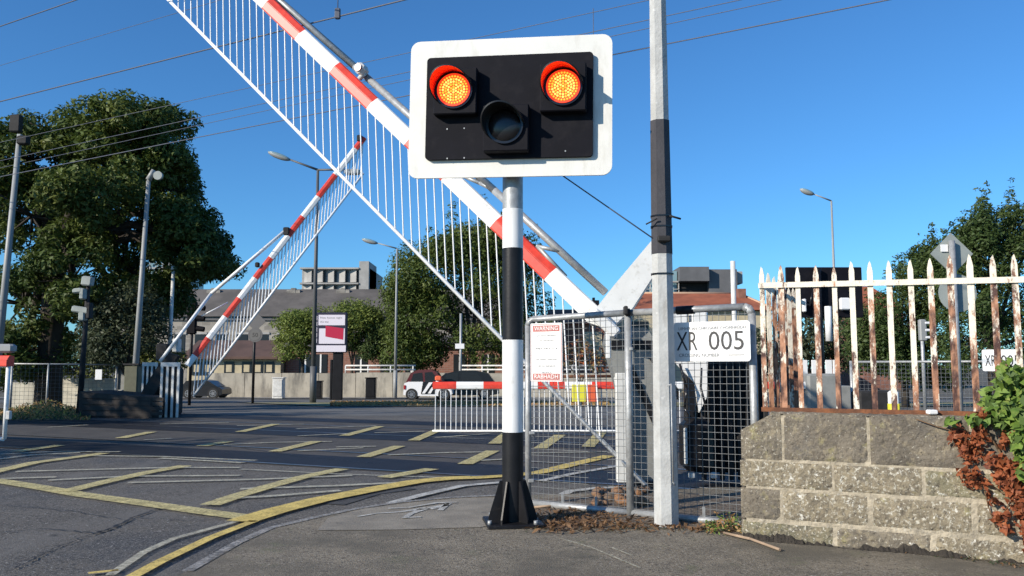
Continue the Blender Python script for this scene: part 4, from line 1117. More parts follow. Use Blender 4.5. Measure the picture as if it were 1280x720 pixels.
# D: far right barrier, lowered
d0 = P(541, 481.5, 15.0); uD = Vector((-1, -.0, 0)).normalized()
oD = Vector((5.2, 15.0, d0.z)); LD = oD.x - d0.x
segs = []; e = LD
for w_, red in ((.42, 1), (.48, 0), (.48, 1), (.48, 0), (.48, 1), (.48, 0), (.48, 1), (.48, 0), (.48, 1), (.48, 0), (.48, 1), (.48, 0), (.48, 1), (.5, 0)):
    if e <= 0: break
    segs.append((max(0, e - w_), e, red)); e -= w_
segs = segs[::-1]
tD, A3, d3, n3, s3, u3 = barrier(oD, uD, 0.0, LD, .80, .092, segs, .125, .1, 'lowered red and white barrier with hanging rods across the far side of the road', skirt_from=.3, rail_r=.018, rod_r=.008)
MB().cbox((5.5, 15.1, .55), (.6, .5, 1.1), b=.04).build('machine_housing', M['grey_paint'], tD)
for (px, m_, w_) in ((723.5, M['hivis'], .26), (738, M['orange'], .2)):
    MB().cbox((X(px, 14.9), 14.88, Zp(491, 14.9)), (w_, .02, .30), b=.005).build('reflector_panel', m_, tD)
for r__, w__ in ((.1, .12), (1.9, .16)): MB().cbox(A3(LD - r__, .12), (w__, .1, .09), b=.02).build('arm_lamp', M['orange'], tD)
mb = MB(); mb.tube((X(655, 15), 15.12, Zp(471, 15)), (X(786, 15), 15.12, Zp(470, 15)), .03, n=6); mb.build('back_rail', M['rust'], tD)

# C: far left barrier, raised
oC = P(234, 457, 21.3); tipC = P(455, 172, 23.0)
dv = tipC - oC; runC = math.hypot(dv.x, dv.y); phiC = math.atan2(dv.z, runC); LC = dv.length
def frac(px):       # pixel column -> distance along the arm
    lo, hi = 0.0, 1.0
    for _ in range(30):
        mi = (lo + hi) / 2; q = oC + dv * mi; x = 640 + q.x / q.y * F
        if x < px: lo = mi
        else: hi = mi
    return mi * LC
reds = [(245, 261), (281, 298), (317, 336), (357, 375), (394, 415), (440, 455)]
segs = []; e = 0.0
for a, b in reds:
    fa, fb = frac(a), frac(b) if b < 455 else LC
    segs.append((e, fa, 0)); segs.append((fa, fb, 1)); e = fb
tC, A4, d4, n4, s4, u4 = barrier(oC, Vector((dv.x, dv.y, 0)), phiC, LC, 1.02, .155, segs, .15, .10, 'distant red and white barrier arm raised at the far left of the crossing', skirt_from=.3, rail_r=.036, rod_r=.016)
mb = MB(); mb.path([P(200, 452, 20.8), P(264, 367, 21.7), A4(frac(358), .14)], .045, n=8); mb.tube(P(252, 395, 21.5), P(285, 378, 21.8), .02, n=6); mb.build('strut', M['white'], tC)
for r__, o__, w__ in ((frac(359), .1, .16), (LC - .1, .08, .14), (frac(326), .16, .1)): MB().cbox(A4(r__, o__), (w__, .14, w__ * 1.3), b=.02).build('arm_lamp', M['dark_steel'], tC)
def striped(px0, px1, py0, py1, Y, n, lab, dark=M['black'], light=M['white_dirty']):
    x0, x1, z0, z1 = X(px0, Y), X(px1, Y), max(0, Zp(py1, Y)), Zp(py0, Y)
    t = empty('striped_guard', ((x0 + x1) / 2, Y, z0), lab, 'guard panel', 'striped guards of the far barrier')
    MB().box(((x0 + x1) / 2, Y + .03, (z0 + z1) / 2), (x1 - x0, .03, z1 - z0)).build('backing', dark, t)
    mb = MB(); w = (x1 - x0) / (2 * n - 1)
    for k in range(n): mb.cbox((x0 + w * (2 * k + .5), Y, (z0 + z1) / 2), (w * .9, .025, (z1 - z0)), b=.004)
    mb.box(((x0 + x1) / 2, Y - .005, z1 - .05), (x1 - x0, .03, .1))
    mb.build('slats', light, t)
striped(203, 227, 453, 521, 20.4, 4, 'tall panel of white and black vertical stripes beside the road, under the far raised arm')
striped(180, 199, 453, 497, 22.4, 4, 'smaller striped panel behind the ramp, left of the tall striped one')
t = empty('barrier_machine', (X(210, 21.5), 21.6, 0), 'dark far barrier machine standing behind the striped panels', 'barrier machine')
MB().cbox((X(208, 21.6), 21.9, .6), (.5, .7, 1.2), b=.04).build('housing', M['dark_steel'], t)
mb = MB(); mb.prism([P(172, 498, 21.3), P(190, 498, 21.3), P(222, 445, 21.3), P(208, 440, 21.3)], (0, .2, 0)); mb.build('counterweight', M['dark_steel'], t)
MB().cbox((X(208, 21.6), 21.5, Zp(441, 21.6)), (.3, .3, .45), b=.03).build('drive_head', M['dark_steel'], t)
MB().cbox((X(222, 21.2), 21.2, Zp(432, 21.2)), (.16, .2, .34), b=.02).build('junction_box', M['white_dirty'], t)

# ------------------------------------------------------------------ the crossing signal
def board_xy(c, right, up, n, a, b, off=0.0): return c + right * a + up * b + n * off
def round_rect(w, h, r, seg=6):
    pts = []
    for (cx, cy, a0) in ((w / 2 - r, -h / 2 + r, -90), (w / 2 - r, h / 2 - r, 0), (-w / 2 + r, h / 2 - r, 90), (-w / 2 + r, -h / 2 + r, 180)):
        for k in range(seg + 1):
            a = math.radians(a0 + 90 * k / seg); pts.append((cx + r * math.cos(a), cy + r * math.sin(a)))
    return pts
def plate(c, right, up, w, h, r, th, m, name, parent, off=0.0):
    n = right.cross(up)     # towards the viewer
    pl = [c + right * a + up * b + n * off for a, b in round_rect(w, h, r)]
    mb = MB(); mb.prism(pl, n * (-th)); return mb.build(name, m, parent)

base = G(641, 655, .025)
Ys = base.y
t = empty('crossing_signal', (base.x, base.y, .025), 'black and white banded signal post with two lit orange lamps on a white bordered board', 'crossing signal')
sig = t
xb = base.x
def zpole(py): return P(641, py, Ys).z
r_p = .081
for (pa, pb, m_, nm) in ((655, 540, M['black'], 'lower_band'), (540, 425, M['post_white'], 'white_band'), (425, 311, M['black'], 'upper_band'), (311, 262, M['post_white'], 'top_white_band'), (262, 130, M['galv'], 'pole_top')):
    mb = MB(); mb.tube((xb, Ys, zpole(pa) + .001), (xb, Ys, zpole(pb)), r_p if pa > 262 else r_p * .985, n=32, caps=False); mb.build(nm, m_, t)
# fins and base plate
for k, ang in enumerate((0, 60, 125, 180, 235, 300)):
    a = math.radians(ang + 8); dr = Vector((math.cos(a), math.sin(a), 0)); pr = Vector((-dr.y, dr.x, 0)) * .006
    b0_ = Vector((xb, Ys, .05)); mb = MB()
    mb.prism([b0_ + dr * .075 - pr, b0_ + dr * .185 - pr, b0_ + dr * .185 + Vector((0, 0, .03)) - pr, b0_ + dr * .10 + Vector((0, 0, .30)) - pr, b0_ + dr * .075 + Vector((0, 0, .30)) - pr], pr * 2)
    mb.build('fin', M['black'], t)
MB().cbox((xb, Ys, .038), (.42, .42, .03), b=.006, mat=Matrix.Rotation(.14, 3, 'Z')).build('base_plate', M['black'], t)
for a, b in ((-.17, -.17), (.17, -.17), (-.17, .17), (.17, .17)): MB().tube((xb + a, Ys + b, .05), (xb + a, Ys + b, .08), .016, n=6).build('bolt', M['galv'], t)

# board
Yb0 = Ys - .17
psi = math.radians(-8)                          # turned a little towards the left
right = Vector((math.cos(psi), math.sin(psi), 0)); up = Vector((0.012, 0, 1)).normalized(); up = (up - right * up.dot(right)).normalized(); nb = right.cross(up)
if nb.y > 0: nb = -nb
bc = P(636.5, 133.5, Yb0)
roll = math.radians(-.75)
right, up = (right * math.cos(roll) + up * math.sin(roll)), (up * math.cos(roll) - right * math.sin(roll))
kb = Yb0 / F
BW, BH = 254 * kb * 1.033, 172 * kb * 1.06
plate(bc, right, up, BW, BH, .075, .02, M['board_white'], 'border_board', t)
MB().prism([bc + right * a + up * b + nb * -.021 for a, b in round_rect(BW * .98, BH * .98, .07)], nb * -.03).build('board_backing', M['lamp_grey'], t)
bbd = plate(bc + right * (-.2 * kb) + up * (-1.0 * kb), right, up, 215 * kb, 131 * kb * 1.03, .03, .035, M['black_board'], 'black_board', t, off=.036)
mb = MB()
for (px, py) in ((558, 160), (580, 160), (558, 197), (580, 197), (708, 193)):
    q = P(px, py, Yb0); a = (q - bc).dot(right); b = (q - bc).dot(up); c = bc + right * a + up * b
    mb.tube(c + nb * .036, c + nb * .041, .006, n=8)
mb.build('rivets', M['galv'], bbd)

M['led'] = emit('lit_led', (1.0, .36, .03), 1.5)
M['led_hot'] = emit('lit_led_core', (1.0, .52, .10), 1.7)
M['led_back'] = emit('glowing_red_lens', (1.0, .055, .012), .9)
M['led_rim'] = emit('red_led_rim', (1.0, .05, .012), .55)
M['hood'] = mat('hood_plastic', (0.85, 0.018, 0.012), .16, metal=1.0, bump=.5, bscale=55)  # red in the colour stands in for the lamp's reflected glow
M['hood_out'] = mat('hood_outer', (0.014, 0.014, 0.015), .4)
def lamp_unit(px, py, lit, bpx, bpy, bw, bh, lab):
    q = P(px, py, Yb0); a = (q - bc).dot(right) ; b = (q - bc).dot(up); c = bc + right * a + up * b + nb * .036
    qb = P(bpx, bpy, Yb0); ab = (qb - bc).dot(right); bb_ = (qb - bc).dot(up); cbx = bc + right * ab + up * bb_ + nb * .036
    Rm = Matrix((right, -nb, up)).transposed()
    un = MB().cbox(cbx + nb * .045, (bw * kb, .09, bh * kb), b=.008, mat=Rm).build('lamp_housing', M['black_board'], t)
    if lab: un['label'] = lab
    rr = (24.5 if lit else 24) * kb
    # round bezel
    f = c + nb * .09
    MB().tube(f, f + nb * .02, rr * .98, n=36, smooth=False).build('bezel', M['black_gloss'], un)
    f = f + nb * .021
    rl = (18.8 if lit else 20.5) * kb
    if lit:
        mb = MB(); mb.tube(f, f + nb * .006, rl * 1.13, n=36, smooth=False); mb.build('red_lens', M['led_back'], un)
        mb = MB(); rings = ((0, 1), (.19, 6), (.37, 12), (.55, 18), (.73, 24))
        for (rf_, n_) in rings:
            for k in range(n_):
                th = 2 * math.pi * (k + .5 * (n_ % 4 == 2)) / n_ ; p = f + right * (math.cos(th) * rl * rf_) + up * (math.sin(th) * rl * rf_) + nb * .006
                mb.tube(p, p + nb * .008, rl * .085, rl * .06, n=7, m=R.choice((0, 1, 1)), smooth=False)
        for k in range(30):
            th = 2 * math.pi * k / 30; p = f + right * (math.cos(th) * rl * .92) + up * (math.sin(th) * rl * .92) + nb * .006
            mb.tube(p, p + nb * .008, rl * .075, rl * .05, n=7, m=0, smooth=False)
        mb.build('led_dots', [M['led'], M['led_hot']], un)
    else:
        mb = MB(); seg = 32; n0 = len(mb.v)
        pts = [f + nb * .035]
        for j in (1, 2, 3, 4):
            a_ = j / 4 * math.pi / 2
            for k in range(seg):
                th = 2 * math.pi * k / seg; pts.append(f + right * (math.cos(th) * rl * math.sin(a_)) + up * (math.sin(th) * rl * math.sin(a_)) + nb * (.035 * math.cos(a_)))
        fs = [(0, 1 + k, 1 + (k + 1) % seg) for k in range(seg)]
        for j in range(3):
            for k in range(seg): fs.append((1 + j * seg + k, 1 + (j + 1) * seg + k, 1 + (j + 1) * seg + (k + 1) % seg, 1 + j * seg + (k + 1) % seg))
        mb.add(pts, fs, 0, True); mb.build('dark_lens', M['black_gloss'], un)
    # hood: part of a tube over the lamp, leaning forward, longest on top
    mb = MB(); seg = 30; a0, a1 = math.radians(5), math.radians(215); inn, out = [], []
    for k in range(seg + 1):
        th = a0 + (a1 - a0) * k / seg
        ln_ = .20 * (max(0, math.sin((k / seg) * math.pi)) ** .55) + .004
        for (lst, rad) in ((inn, rr * .98), (out, rr * 1.05)):
            e0 = f + right * (math.cos(th) * rad) + up * (math.sin(th) * rad) - nb * .012
            tip = e0 + nb * ln_ - up * (.10 * ln_) - right * (.06 * ln_)
            lst.append((e0, tip))
    for k in range(seg):
        mb.add([inn[k][0], inn[k][1], inn[k + 1][1], inn[k + 1][0]], [(0, 1, 2, 3)], 0, True)
        mb.add([out[k][0], out[k + 1][0], out[k + 1][1], out[k][1]], [(0, 1, 2, 3)], 1, True)
        mb.add([inn[k][1], out[k][1], out[k + 1][1], inn[k + 1][1]], [(0, 1, 2, 3)], 1)
    mb.build('hood', [M['hood'] if lit else M['hood_out'], M['hood_out']], un, recalc=False)
lamp_unit(570, 117, True, 571, 117, 56, 60, 'left lit lamp, hood glowing red')
lamp_unit(706.5, 119, True, 706, 118, 58, 62, 'right lit lamp, hood glowing red')
lamp_unit(634, 163, False, 635, 165, 58, 60, 'unlit lower lamp')
mb = MB(); mb.cbox(bc - nb * .07 + up * .0, (.5, .06, .06), b=.01, mat=Matrix((right, -nb, up)).transposed()); mb.cbox(bc - nb * .07 - up * .3, (.5, .06, .06), b=.01, mat=Matrix((right, -nb, up)).transposed()); mb.build('clamp', M['galv'], t)

# ------------------------------------------------------------------ octagonal post
Yo = 6.45
bo = Vector((X(829, Yo), Yo, .03))
t = empty('octagonal_post', bo, 'weathered grey octagonal post with a dark upper sleeve between the mesh panels and signal', 'post')
def zo(py): return P(828, py, Yo).z
def ro(py): return (31 - 9.5 * (650 - py) / 650) / 2 * Yo / F * 1.03
mb = MB(); mb.tube((bo.x, Yo, .0), (bo.x, Yo, zo(-420)), ro(650), ro(-420), n=8, smooth=False, phase=.28); mb.build('shaft', M['grey_pole'], t)
mb = MB(); mb.tube((bo.x, Yo, zo(318)), (bo.x, Yo, zo(152)), ro(318) + .004, ro(152) + .004, n=8, smooth=False, phase=.28); mb.build('sleeve', M['sleeve'], t)  # dark grey band around part of the upper shaft
mb = MB()
for py in (271, 284, 343): mb.tube((bo.x, Yo, zo(py) - .006), (bo.x, Yo, zo(py) + .006), ro(py) + .009, n=8, smooth=False, phase=.28)
mb.build('strap', M['black_gloss'], t)
mb = MB(); mb.cbox((bo.x - .0, Yo - .10, zo(301)), (.10, .05, .045), b=.008); mb.tube((bo.x + .05, Yo - .08, zo(272)), (bo.x + .14, Yo - .05, zo(275)), .008, n=6); mb.tube((bo.x - .13, Yo - .06, zo(282)), (bo.x - .05, Yo - .10, zo(276)), .006, n=6); mb.build('clamp', M['dark_steel'], t)
mb = MB(); mb.path([(bo.x + .005, Yo - .108, zo(482)), (bo.x + .03, Yo - .125, zo(480)), (bo.x + .032, Yo - .12, zo(600)), (bo.x + .05, Yo - .105, zo(604))], .006, n=6); mb.build('hook_rod', M['galv'], t)
tag(MB().tube(P(675, 200, Ys + .2), (bo.x - .07, Yo - .03, zo(299)), .006, n=6).build('stay_wire', M['wire'], origin=P(740, 250, Ys)), 'thin dark stay wire running from behind the board down to the octagonal post', 'wire')

# ------------------------------------------------------------------ near mesh fence panels
def bend(pts, r=.0): return pts
def mesh_panel(pa, pb, ztop_a, ztop_b, zb, lab, left_post, right_elbow=False, cell=.052, name='mesh_fence', tabs=(.3, .8)):
    a = Vector(pa); b = Vector(pb)
    t = empty(name, a, lab, 'fence', 'mesh fence panels by the signal')
    up = Vector((0, 0, 1)); d = (b - a).normalized(); L = (b - a).length
    mb = MB()
    ta = a + up * (ztop_a - a.z); tb = b + up * (ztop_b - b.z)
    c = .055
    if left_post == 'elbow':
        mb.path([a, ta - up * c, ta - up * c * .3 + d * c * .3, ta + d * c, tb - d * (c if right_elbow else 0)], .027, n=12)
    else:
        mb.tube(ta, tb - d * (c if right_elbow else 0), .027, n=12)
    if right_elbow:
        mb.path([tb - d * c, tb - d * c * .3 - up * c * .3, tb - up * c, b], .03, n=12)
    if left_post == 'post':
        mb.tube(a, ta + up * .012, .031, n=12)
    mb.tube(a + up * .02, b + up * .02, .027, n=10)
    for f_ in tabs: mb.box(a + d * (L * f_) + up * .08, (.02, .012, .08))
    mb.build('frame', M['galv'], t)
    mb = MB(); n = int(L / cell)
    for i in range(1, n + 1):
        f_ = i / (n + 1); p = a.lerp(b, f_); q = ta.lerp(tb, f_); mb.tube(p + up * .02, q, .0021, n=4, caps=False)
    rows = int((ztop_a - a.z) / cell)
    for j in range(1, rows):
        f_ = j / rows; mb.tube(a.lerp(ta, f_), b.lerp(tb, f_), .0021, n=4, caps=False)
    mb.build('wire_mesh', M['mesh'], t)
    return t
f0 = G(661, 628, .03); f0 = Vector((X(660, 7.35), 7.35, .03)); f1 = Vector((X(785, 6.85), 6.85, .03)); f2 = Vector((X(940, 6.30), 6.30, .03))
z0_, z1_, z2_ = P(660, 399, 7.35).z, P(785, 391, 6.85).z, P(935, 383, 6.30).z
t1 = mesh_panel(f0, f1, z0_, z1_, 0, 'mesh fence panel carrying the warning sign, right behind the signal post', 'elbow', tabs=(.35, .68))
t2 = mesh_panel(f1, f2, z1_, z2_, 0, 'mesh fence panel carrying the crossing number sign, beside the stone wall', 'post', right_elbow=True, tabs=(.28, .6))
mb = MB(); mb.cbox(P(782, 388, 6.8), (.03, .08, .07), b=.008); mb.tube(P(782, 391, 6.84), P(787, 391, 6.84), .036, n=12); mb.build('clip', M['dark_steel'], t2)
MB().tube(P(846, 388, 6.62), P(868, 387, 6.55), .034, n=12).build('sleeve', M['black'], t2)  # short black band around the top pipe
mb = MB(); mb.cbox(P(789, 436, 6.8), (.03, .03, .03), b=.006); mb.cbox(P(665, 541, 7.3), (.05, .03, .03), b=.006); mb.cbox(P(664, 601, 7.3), (.05, .03, .03), b=.006); mb.build('hinge', M['galv'], t1)

# warning sign
def sign(name, pxa, pya, pxb, pyb, Ya, Yb, lab, r, m, cat='sign', group=None):
    """upper-left and lower-right corner in the photograph with their distances"""
    ul = P(pxa, pya, Ya); lr = P(pxb, pyb, Yb)
    rt = Vector((lr.x - ul.x, lr.y - ul.y, 0)); w = rt.length; rt.normalize(); h = ul.z - lr.z; u_ = Vector((0, 0, 1))
    c = Vector(((ul.x + lr.x) / 2, (ul.y + lr.y) / 2, (ul.z + lr.z) / 2))
    t = empty(name, c - u_ * h / 2, lab, cat, group)
    plate(c, rt, u_, w, h, r, .006, m, 'plate', t)
    return t, c, rt, u_, w, h
t, c, rt, u_, w, h = sign('warning_sign', 663, 404.5, 703, 477, 7.28, 7.12, 'white warning sign with faded red bilingual headings wired to the mesh panel', .012, M['sign_white'])
n_ = rt.cross(u_); n_ = n_ if n_.y < 0 else -n_
def onp(a, b, off=.001): return c + rt * (a * w) + u_ * (b * h) + n_ * off
def bar(mbx, a, b, ww, hh, off=.0015):
    mbx.prism([onp(a, b, off), onp(a + ww, b, off), onp(a + ww, b + hh, off), onp(a, b + hh, off)], n_ * -.001)
for b_ in (.355, -.47):
    mb = MB(); bar(mb, -.42, b_, .84, .105); mb.build('red_band', M['sign_red'], t)
mb = MB()
for (a, b, ww, hh) in ((-.48, .475, .96, .008), (-.48, -.483, .96, .008), (-.485, -.483, .015, .966), (.47, -.483, .015, .966)): bar(mb, a, b, ww, hh)
mb.build('border', M['sign_red'], t)
text('heading', 'WARNING', onp(-.37, .375, .0022), rt, u_, h * .07, M['sign_white'], t, width=w * .74)
text('heading', 'RABHADH', onp(-.37, -.45, .0022), rt, u_, h * .07, M['sign_white'], t, width=w * .74)
for (s_, b, ww) in (('DO NOT TRESPASS', .27, .62), ('ON THE RAILWAY', .19, .46), ('PENALTY', .05, .70), ('NA DEAN TREASPAS', -.14, .68), ('AR AN IARNROD', -.25, .55), ('PIONOS', -.36, .3)):
    text('small_print', s_, onp(-ww / 2 + .02, b, .0022), rt, u_, h * .028, M['letters_grey'], t, width=w * ww)
# crossing number sign
t, c, rt, u_, w, h = sign('crossing_number_sign', 842, 403.5, 938.5, 451.5, 6.58, 6.22, 'large white sign reading XR 005 on the near mesh panel beside the octagonal post', .025, M['sign_white'])
n_ = rt.cross(u_); n_ = n_ if n_.y < 0 else -n_
text('big_lettering', 'XR', onp(-.46, -.215, .0022), rt, u_, h * .47, M['letters'], t, width=w * .28)
text('big_lettering', '005', onp(-.03, -.215, .0022), rt, u_, h * .47, M['letters'], t, width=w * .45)
text('small_lettering', 'UIMHIR AN CHROSAIRE CHOMHRÉIDH', onp(-.43, .30, .0022), rt, u_, h * .095, M['letters_mid'], t, width=w * .88)
text('small_lettering', 'CROSSING NUMBER', onp(-.43, -.385, .0022), rt, u_, h * .085, M['letters_mid'], t, width=w * .54)
mb = MB(); bar(mb, .22, -.355, .2, .022); mb.build('small_logo', M['letters_grey'], t)

# far twin sign
Y = 13.9
t, c, rt, u_, w, h = sign('crossing_number_sign', 1227, 437, 1279, 464, 14.35, 14.1, 'smaller distant XR 005 sign on the grey fence beyond the tracks, half hidden by leaves', .03, M['sign_white'])
n_ = rt.cross(u_); n_ = n_ if n_.y < 0 else -n_
text('big_lettering', 'XR', onp(-.43, -.26, .003), rt, u_, h * .5, M['letters'], t, width=w * .27)
text('big_lettering', '005', onp(-.03, -.26, .003), rt, u_, h * .5, M['letters'], t, width=w * .45)

# ------------------------------------------------------------------ stone wall with rusty railings
WA = Vector((X(923, 5.98), 5.98, 0)); WD = Vector((1, -.50, 0)).normalized(); WL = 3.6
WN = Vector((WD.y, -WD.x, 0)); WN = WN if WN.y < 0 else -WN
Wtop = Zp(515, 5.98)
zc = [0.0, P(923, 648, 5.98).z, P(923, 608, 5.98).z, P(923, 574, 5.98).z, Wtop]
def stone_material(g=(1, 1, 1), li=0.0):
    m = mat('lichened_concrete_block', tuple(q * w for q, w in zip((0.225, 0.192, 0.142), g)), .95, col2=tuple(q * w for q, w in zip((0.125, 0.108, 0.083), g)), nscale=4, lo=.38, hi=.62, bump=1.0, bscale=34)
    layer(m, (0.30, 0.25, 0.165), 16, .50 - li, .70)
    layer(m, (0.10, 0.082, 0.06), 24, .54, .66)
    layer(m, (0.10, 0.093, 0.083), 2.3, .56, .70)
    layer(m, (0.28, 0.25, 0.11), 8, .58, .74)
    layer(m, (0.60, 0.58, 0.51), 17, .63 - li, .67 - li)
    layer(m, (0.48, 0.45, 0.37), 48, .57 - li, .65 - li)
    layer(m, (0.045, 0.04, 0.035), 60, .57, .66)
    return m
SM = [stone_material(), stone_material((.84, .84, .86), -.03), stone_material((1.12, 1.1, 1.02), .03), stone_material((.95, 1.0, .85), .015)]; MORT = mat('mortar', (0.44, 0.38, 0.28), .95, noise=.35, nscale=14, bump=.7, bscale=45)
layer(MORT, (0.22, 0.195, 0.155), 9, .52, .7)
layer(MORT, (0.44, 0.42, 0.36), 16, .6, .72)
t = empty('stone_wall', WA, 'lichen covered stone block wall with pale mortar joints at the right', 'wall')
rw = t
def wall_pt(s, z, off=0.0): return WA + WD * s + Vector((0, 0, z)) + WN * off
def rough_face(mb, s0, s1, za, zb, off, m, amp=.010, step=.028):
    nx = max(2, int((s1 - s0) / step)); nz = max(2, int((zb - za) / step)); pts = []
    for j in range(nz + 1):
        for i in range(nx + 1):
            e = (i in (0, nx)) or (j in (0, nz)); s_ = s0 + (s1 - s0) * i / nx; z_ = za + (zb - za) * j / nz
            nn = math.sin(s_ * 31 + z_ * 17) * .25 + math.sin(s_ * 77 - z_ * 53 + 1) * .3 + R.uniform(-.6, .6)
            pts.append(wall_pt(s_ + (0 if e else R.uniform(-.004, .004)), z_, off + (-.010 if e else amp * nn * .45)))
    fs = [(j * (nx + 1) + i, j * (nx + 1) + i + 1, (j + 1) * (nx + 1) + i + 1, (j + 1) * (nx + 1) + i) for j in range(nz) for i in range(nx)]
    mb.add(pts, fs, m, True)
core = MB()
# body of the wall with the cut-off upper left corner
th = .32
body = [(0.02, -.05), (WL, -.05), (WL, Wtop - .012), (.24, Wtop - .012), (.03, Wtop - .13)]
core.prism([wall_pt(a, b, .005) for a, b in body], WN * -th, 0)
core.build('core', MORT, t)
bl = MB()
offs = [[.60, 1.18, 1.76, 2.34, 2.92], [.26, .82, 1.42, 2.0, 2.6, 3.2], [.60, 1.14, 1.75, 2.34, 2.92], [.28, .83, 1.42, 2.0, 2.6, 3.2]]
jt = .0075
for j in range(4):
    cuts = [0.0] + offs[j] + [WL]
    for a, b in zip(cuts[:-1], cuts[1:]):
        a_ = a + (jt if a > 0 else .0); b_ = b - jt
        if j == 3 and a == 0:
            # clipped corner block
            bl.prism([wall_pt(0.0, zc[3] + jt, .008), wall_pt(b_, zc[3] + jt, .008), wall_pt(b_, zc[4], .008), wall_pt(.22, zc[4], .008), wall_pt(0.0, zc[4] - .12, .008)], WN * -.03, 0)
            rough_face(bl, .02, b_, zc[3] + jt, zc[4] - .13, .016, 0)
        else:
            rough_face(bl, a_, b_, zc[j] + (jt if j else -.04), zc[j + 1] - (jt if j < 3 else 0), .014 + R.uniform(-.003, .003), R.choice((0, 1, 1)) if j == 3 else R.choice((0, 1, 2, 2, 3)))
# left end of the wall
for j in range(3):
    pts = []
    bl.prism([wall_pt(-.012, zc[j] + jt, .0), wall_pt(.02, zc[j] + jt, .0), wall_pt(.02, zc[j + 1] - jt, .0), wall_pt(-.012, zc[j + 1] - jt, .0)], WN * -th, 0)
bl.build('blocks', SM, t, recalc=False)
cp = MB(); rough = []
nx = 110
for i in range(nx + 1):
    s_ = .2 + (WL - .2) * i / nx
    for k, (oo, zz) in enumerate(((.006, -.006), (-.02, .006), (-.16, .012), (-.32, 0))):
        rough.append(wall_pt(s_, Wtop + zz + R.uniform(-.004, .004), oo + R.uniform(-.003, .003)))
cp.add(rough, [(i * 4 + k, (i + 1) * 4 + k, (i + 1) * 4 + k + 1, i * 4 + k + 1) for i in range(nx) for k in range(3)], 0, True)
cp.build('top', SM, t, recalc=False)

# footing dirt against the wall
mb = MB(); pts = []
for i in range(240):
    s_ = WL * i / 239
    pts.append((wall_pt(s_, .045 + .022 * math.sin(i * .11) + .012 * math.sin(i * .37 + 1) + R.uniform(-.012, .012), .014), wall_pt(s_, .027, .03 + .03 * abs(math.sin(i * .09)) + R.uniform(0, .02))))
for a, b in zip(pts[:-1], pts[1:]): mb.add([a[0], a[1], b[1], b[0]], [(0, 1, 2, 3)])
tag(mb.build('wall_foot_dirt', mat('damp_dirt', (0.045, 0.037, 0.028), .95, noise=.4, nscale=20, bump=.8, bscale=60), recalc=False), kind='structure')

# railings
zr0 = Zp(355.5, 6.08); tr = empty('rusty_railings', wall_pt(.2, Wtop, -.12), 'rusty pointed white railings standing on the stone wall', 'railings')
def s_of(px, off=-.13):
    lo, hi = -1, 6
    for _ in range(40):
        mi = (lo + hi) / 2; q = wall_pt(mi, 1, off); x = 640 + q.x / q.y * F
        if x < px: lo = mi
        else: hi = mi
    return mi
RM = [rusty(k * 1.7, .05 * math.sin(k * 2.3) + (.035 if k < 4 else 0)) for k in range(9)]
def pale(p, ztop, zbot, w, dr, k, th=.011):
    """flat pointed bar; p: plan position, dr: direction of its width"""
    mb = MB(); q = Vector((-dr.y, dr.x, 0)) * th / 2
    tp = w * 2.0; j = R.uniform(-.006, .006)
    out = [(-w / 2, zbot), (w / 2, zbot), (w / 2 * R.uniform(.92, 1.08), (zbot + ztop) / 2), (w / 2, ztop - tp), (w * .22, ztop - tp * .25), (j, ztop), (-w * .22, ztop - tp * .25), (-w / 2, ztop - tp), (-w / 2 * R.uniform(.92, 1.08), (zbot + ztop) / 2)]
    mb.prism([Vector((p.x, p.y, 0)) + dr * (a + (b - zbot) * lean) + Vector((0, 0, b)) - q for a, b in out for lean in (0,)], q * 2)
    o = mb.build('pale', RM[k % 9], tr, recalc=True)
    return o
main = [(954, 333, 9), (978, 331, 11), (999, 333, 9), (1022, 331, 11), (1045, 333, 10), (1067, 326, 11), (1090, 326, 11), (1114, 325, 10), (1141, 324, 11), (1166, 322, 11), (1191, 318, 11), (1216, 317, 12), (1245, 318, 11), (1272, 317, 11), (1300, 316, 11), (1330, 315, 11), (1362, 314, 11)]
for k, (px, py, wpx) in enumerate(main):
    s_ = s_of(px); p = wall_pt(s_, 0, -.13); zt = Zp(py, p.y)
    pale(p, zt, Wtop + .0 + .005, wpx * p.y / F * .66 * R.uniform(.88, 1.12), WD, k)
mb = MB()
pa = wall_pt(s_of(950), 0, -.119); pb = wall_pt(s_of(1375), 0, -.119)
za, zb_ = Zp(357, pa.y), Zp(349.5 - 2.2, pb.y)
dd_ = (Vector((pb.x, pb.y, zb_)) - Vector((pa.x, pa.y, za))).normalized()
def railbar(mb, a, b, h, th_, wn):
    a = Vector(a); b = Vector(b); n = wn * th_; v = Vector((0, 0, h / 2)); mb.prism([a - v, b - v, b + v, a + v], n)
railbar(mb, (pa.x, pa.y, za), (pb.x, pb.y, zb_), .038, .013, WN)
mb.build('top_rail', rusty(31), tr)
mb = MB(); railbar(mb, wall_pt(s_of(950), Wtop + .022, -.105), wall_pt(s_of(1375), Wtop + .022, -.105), .03, .012, WN); mb.build('bottom_rail', M['rust'], tr)
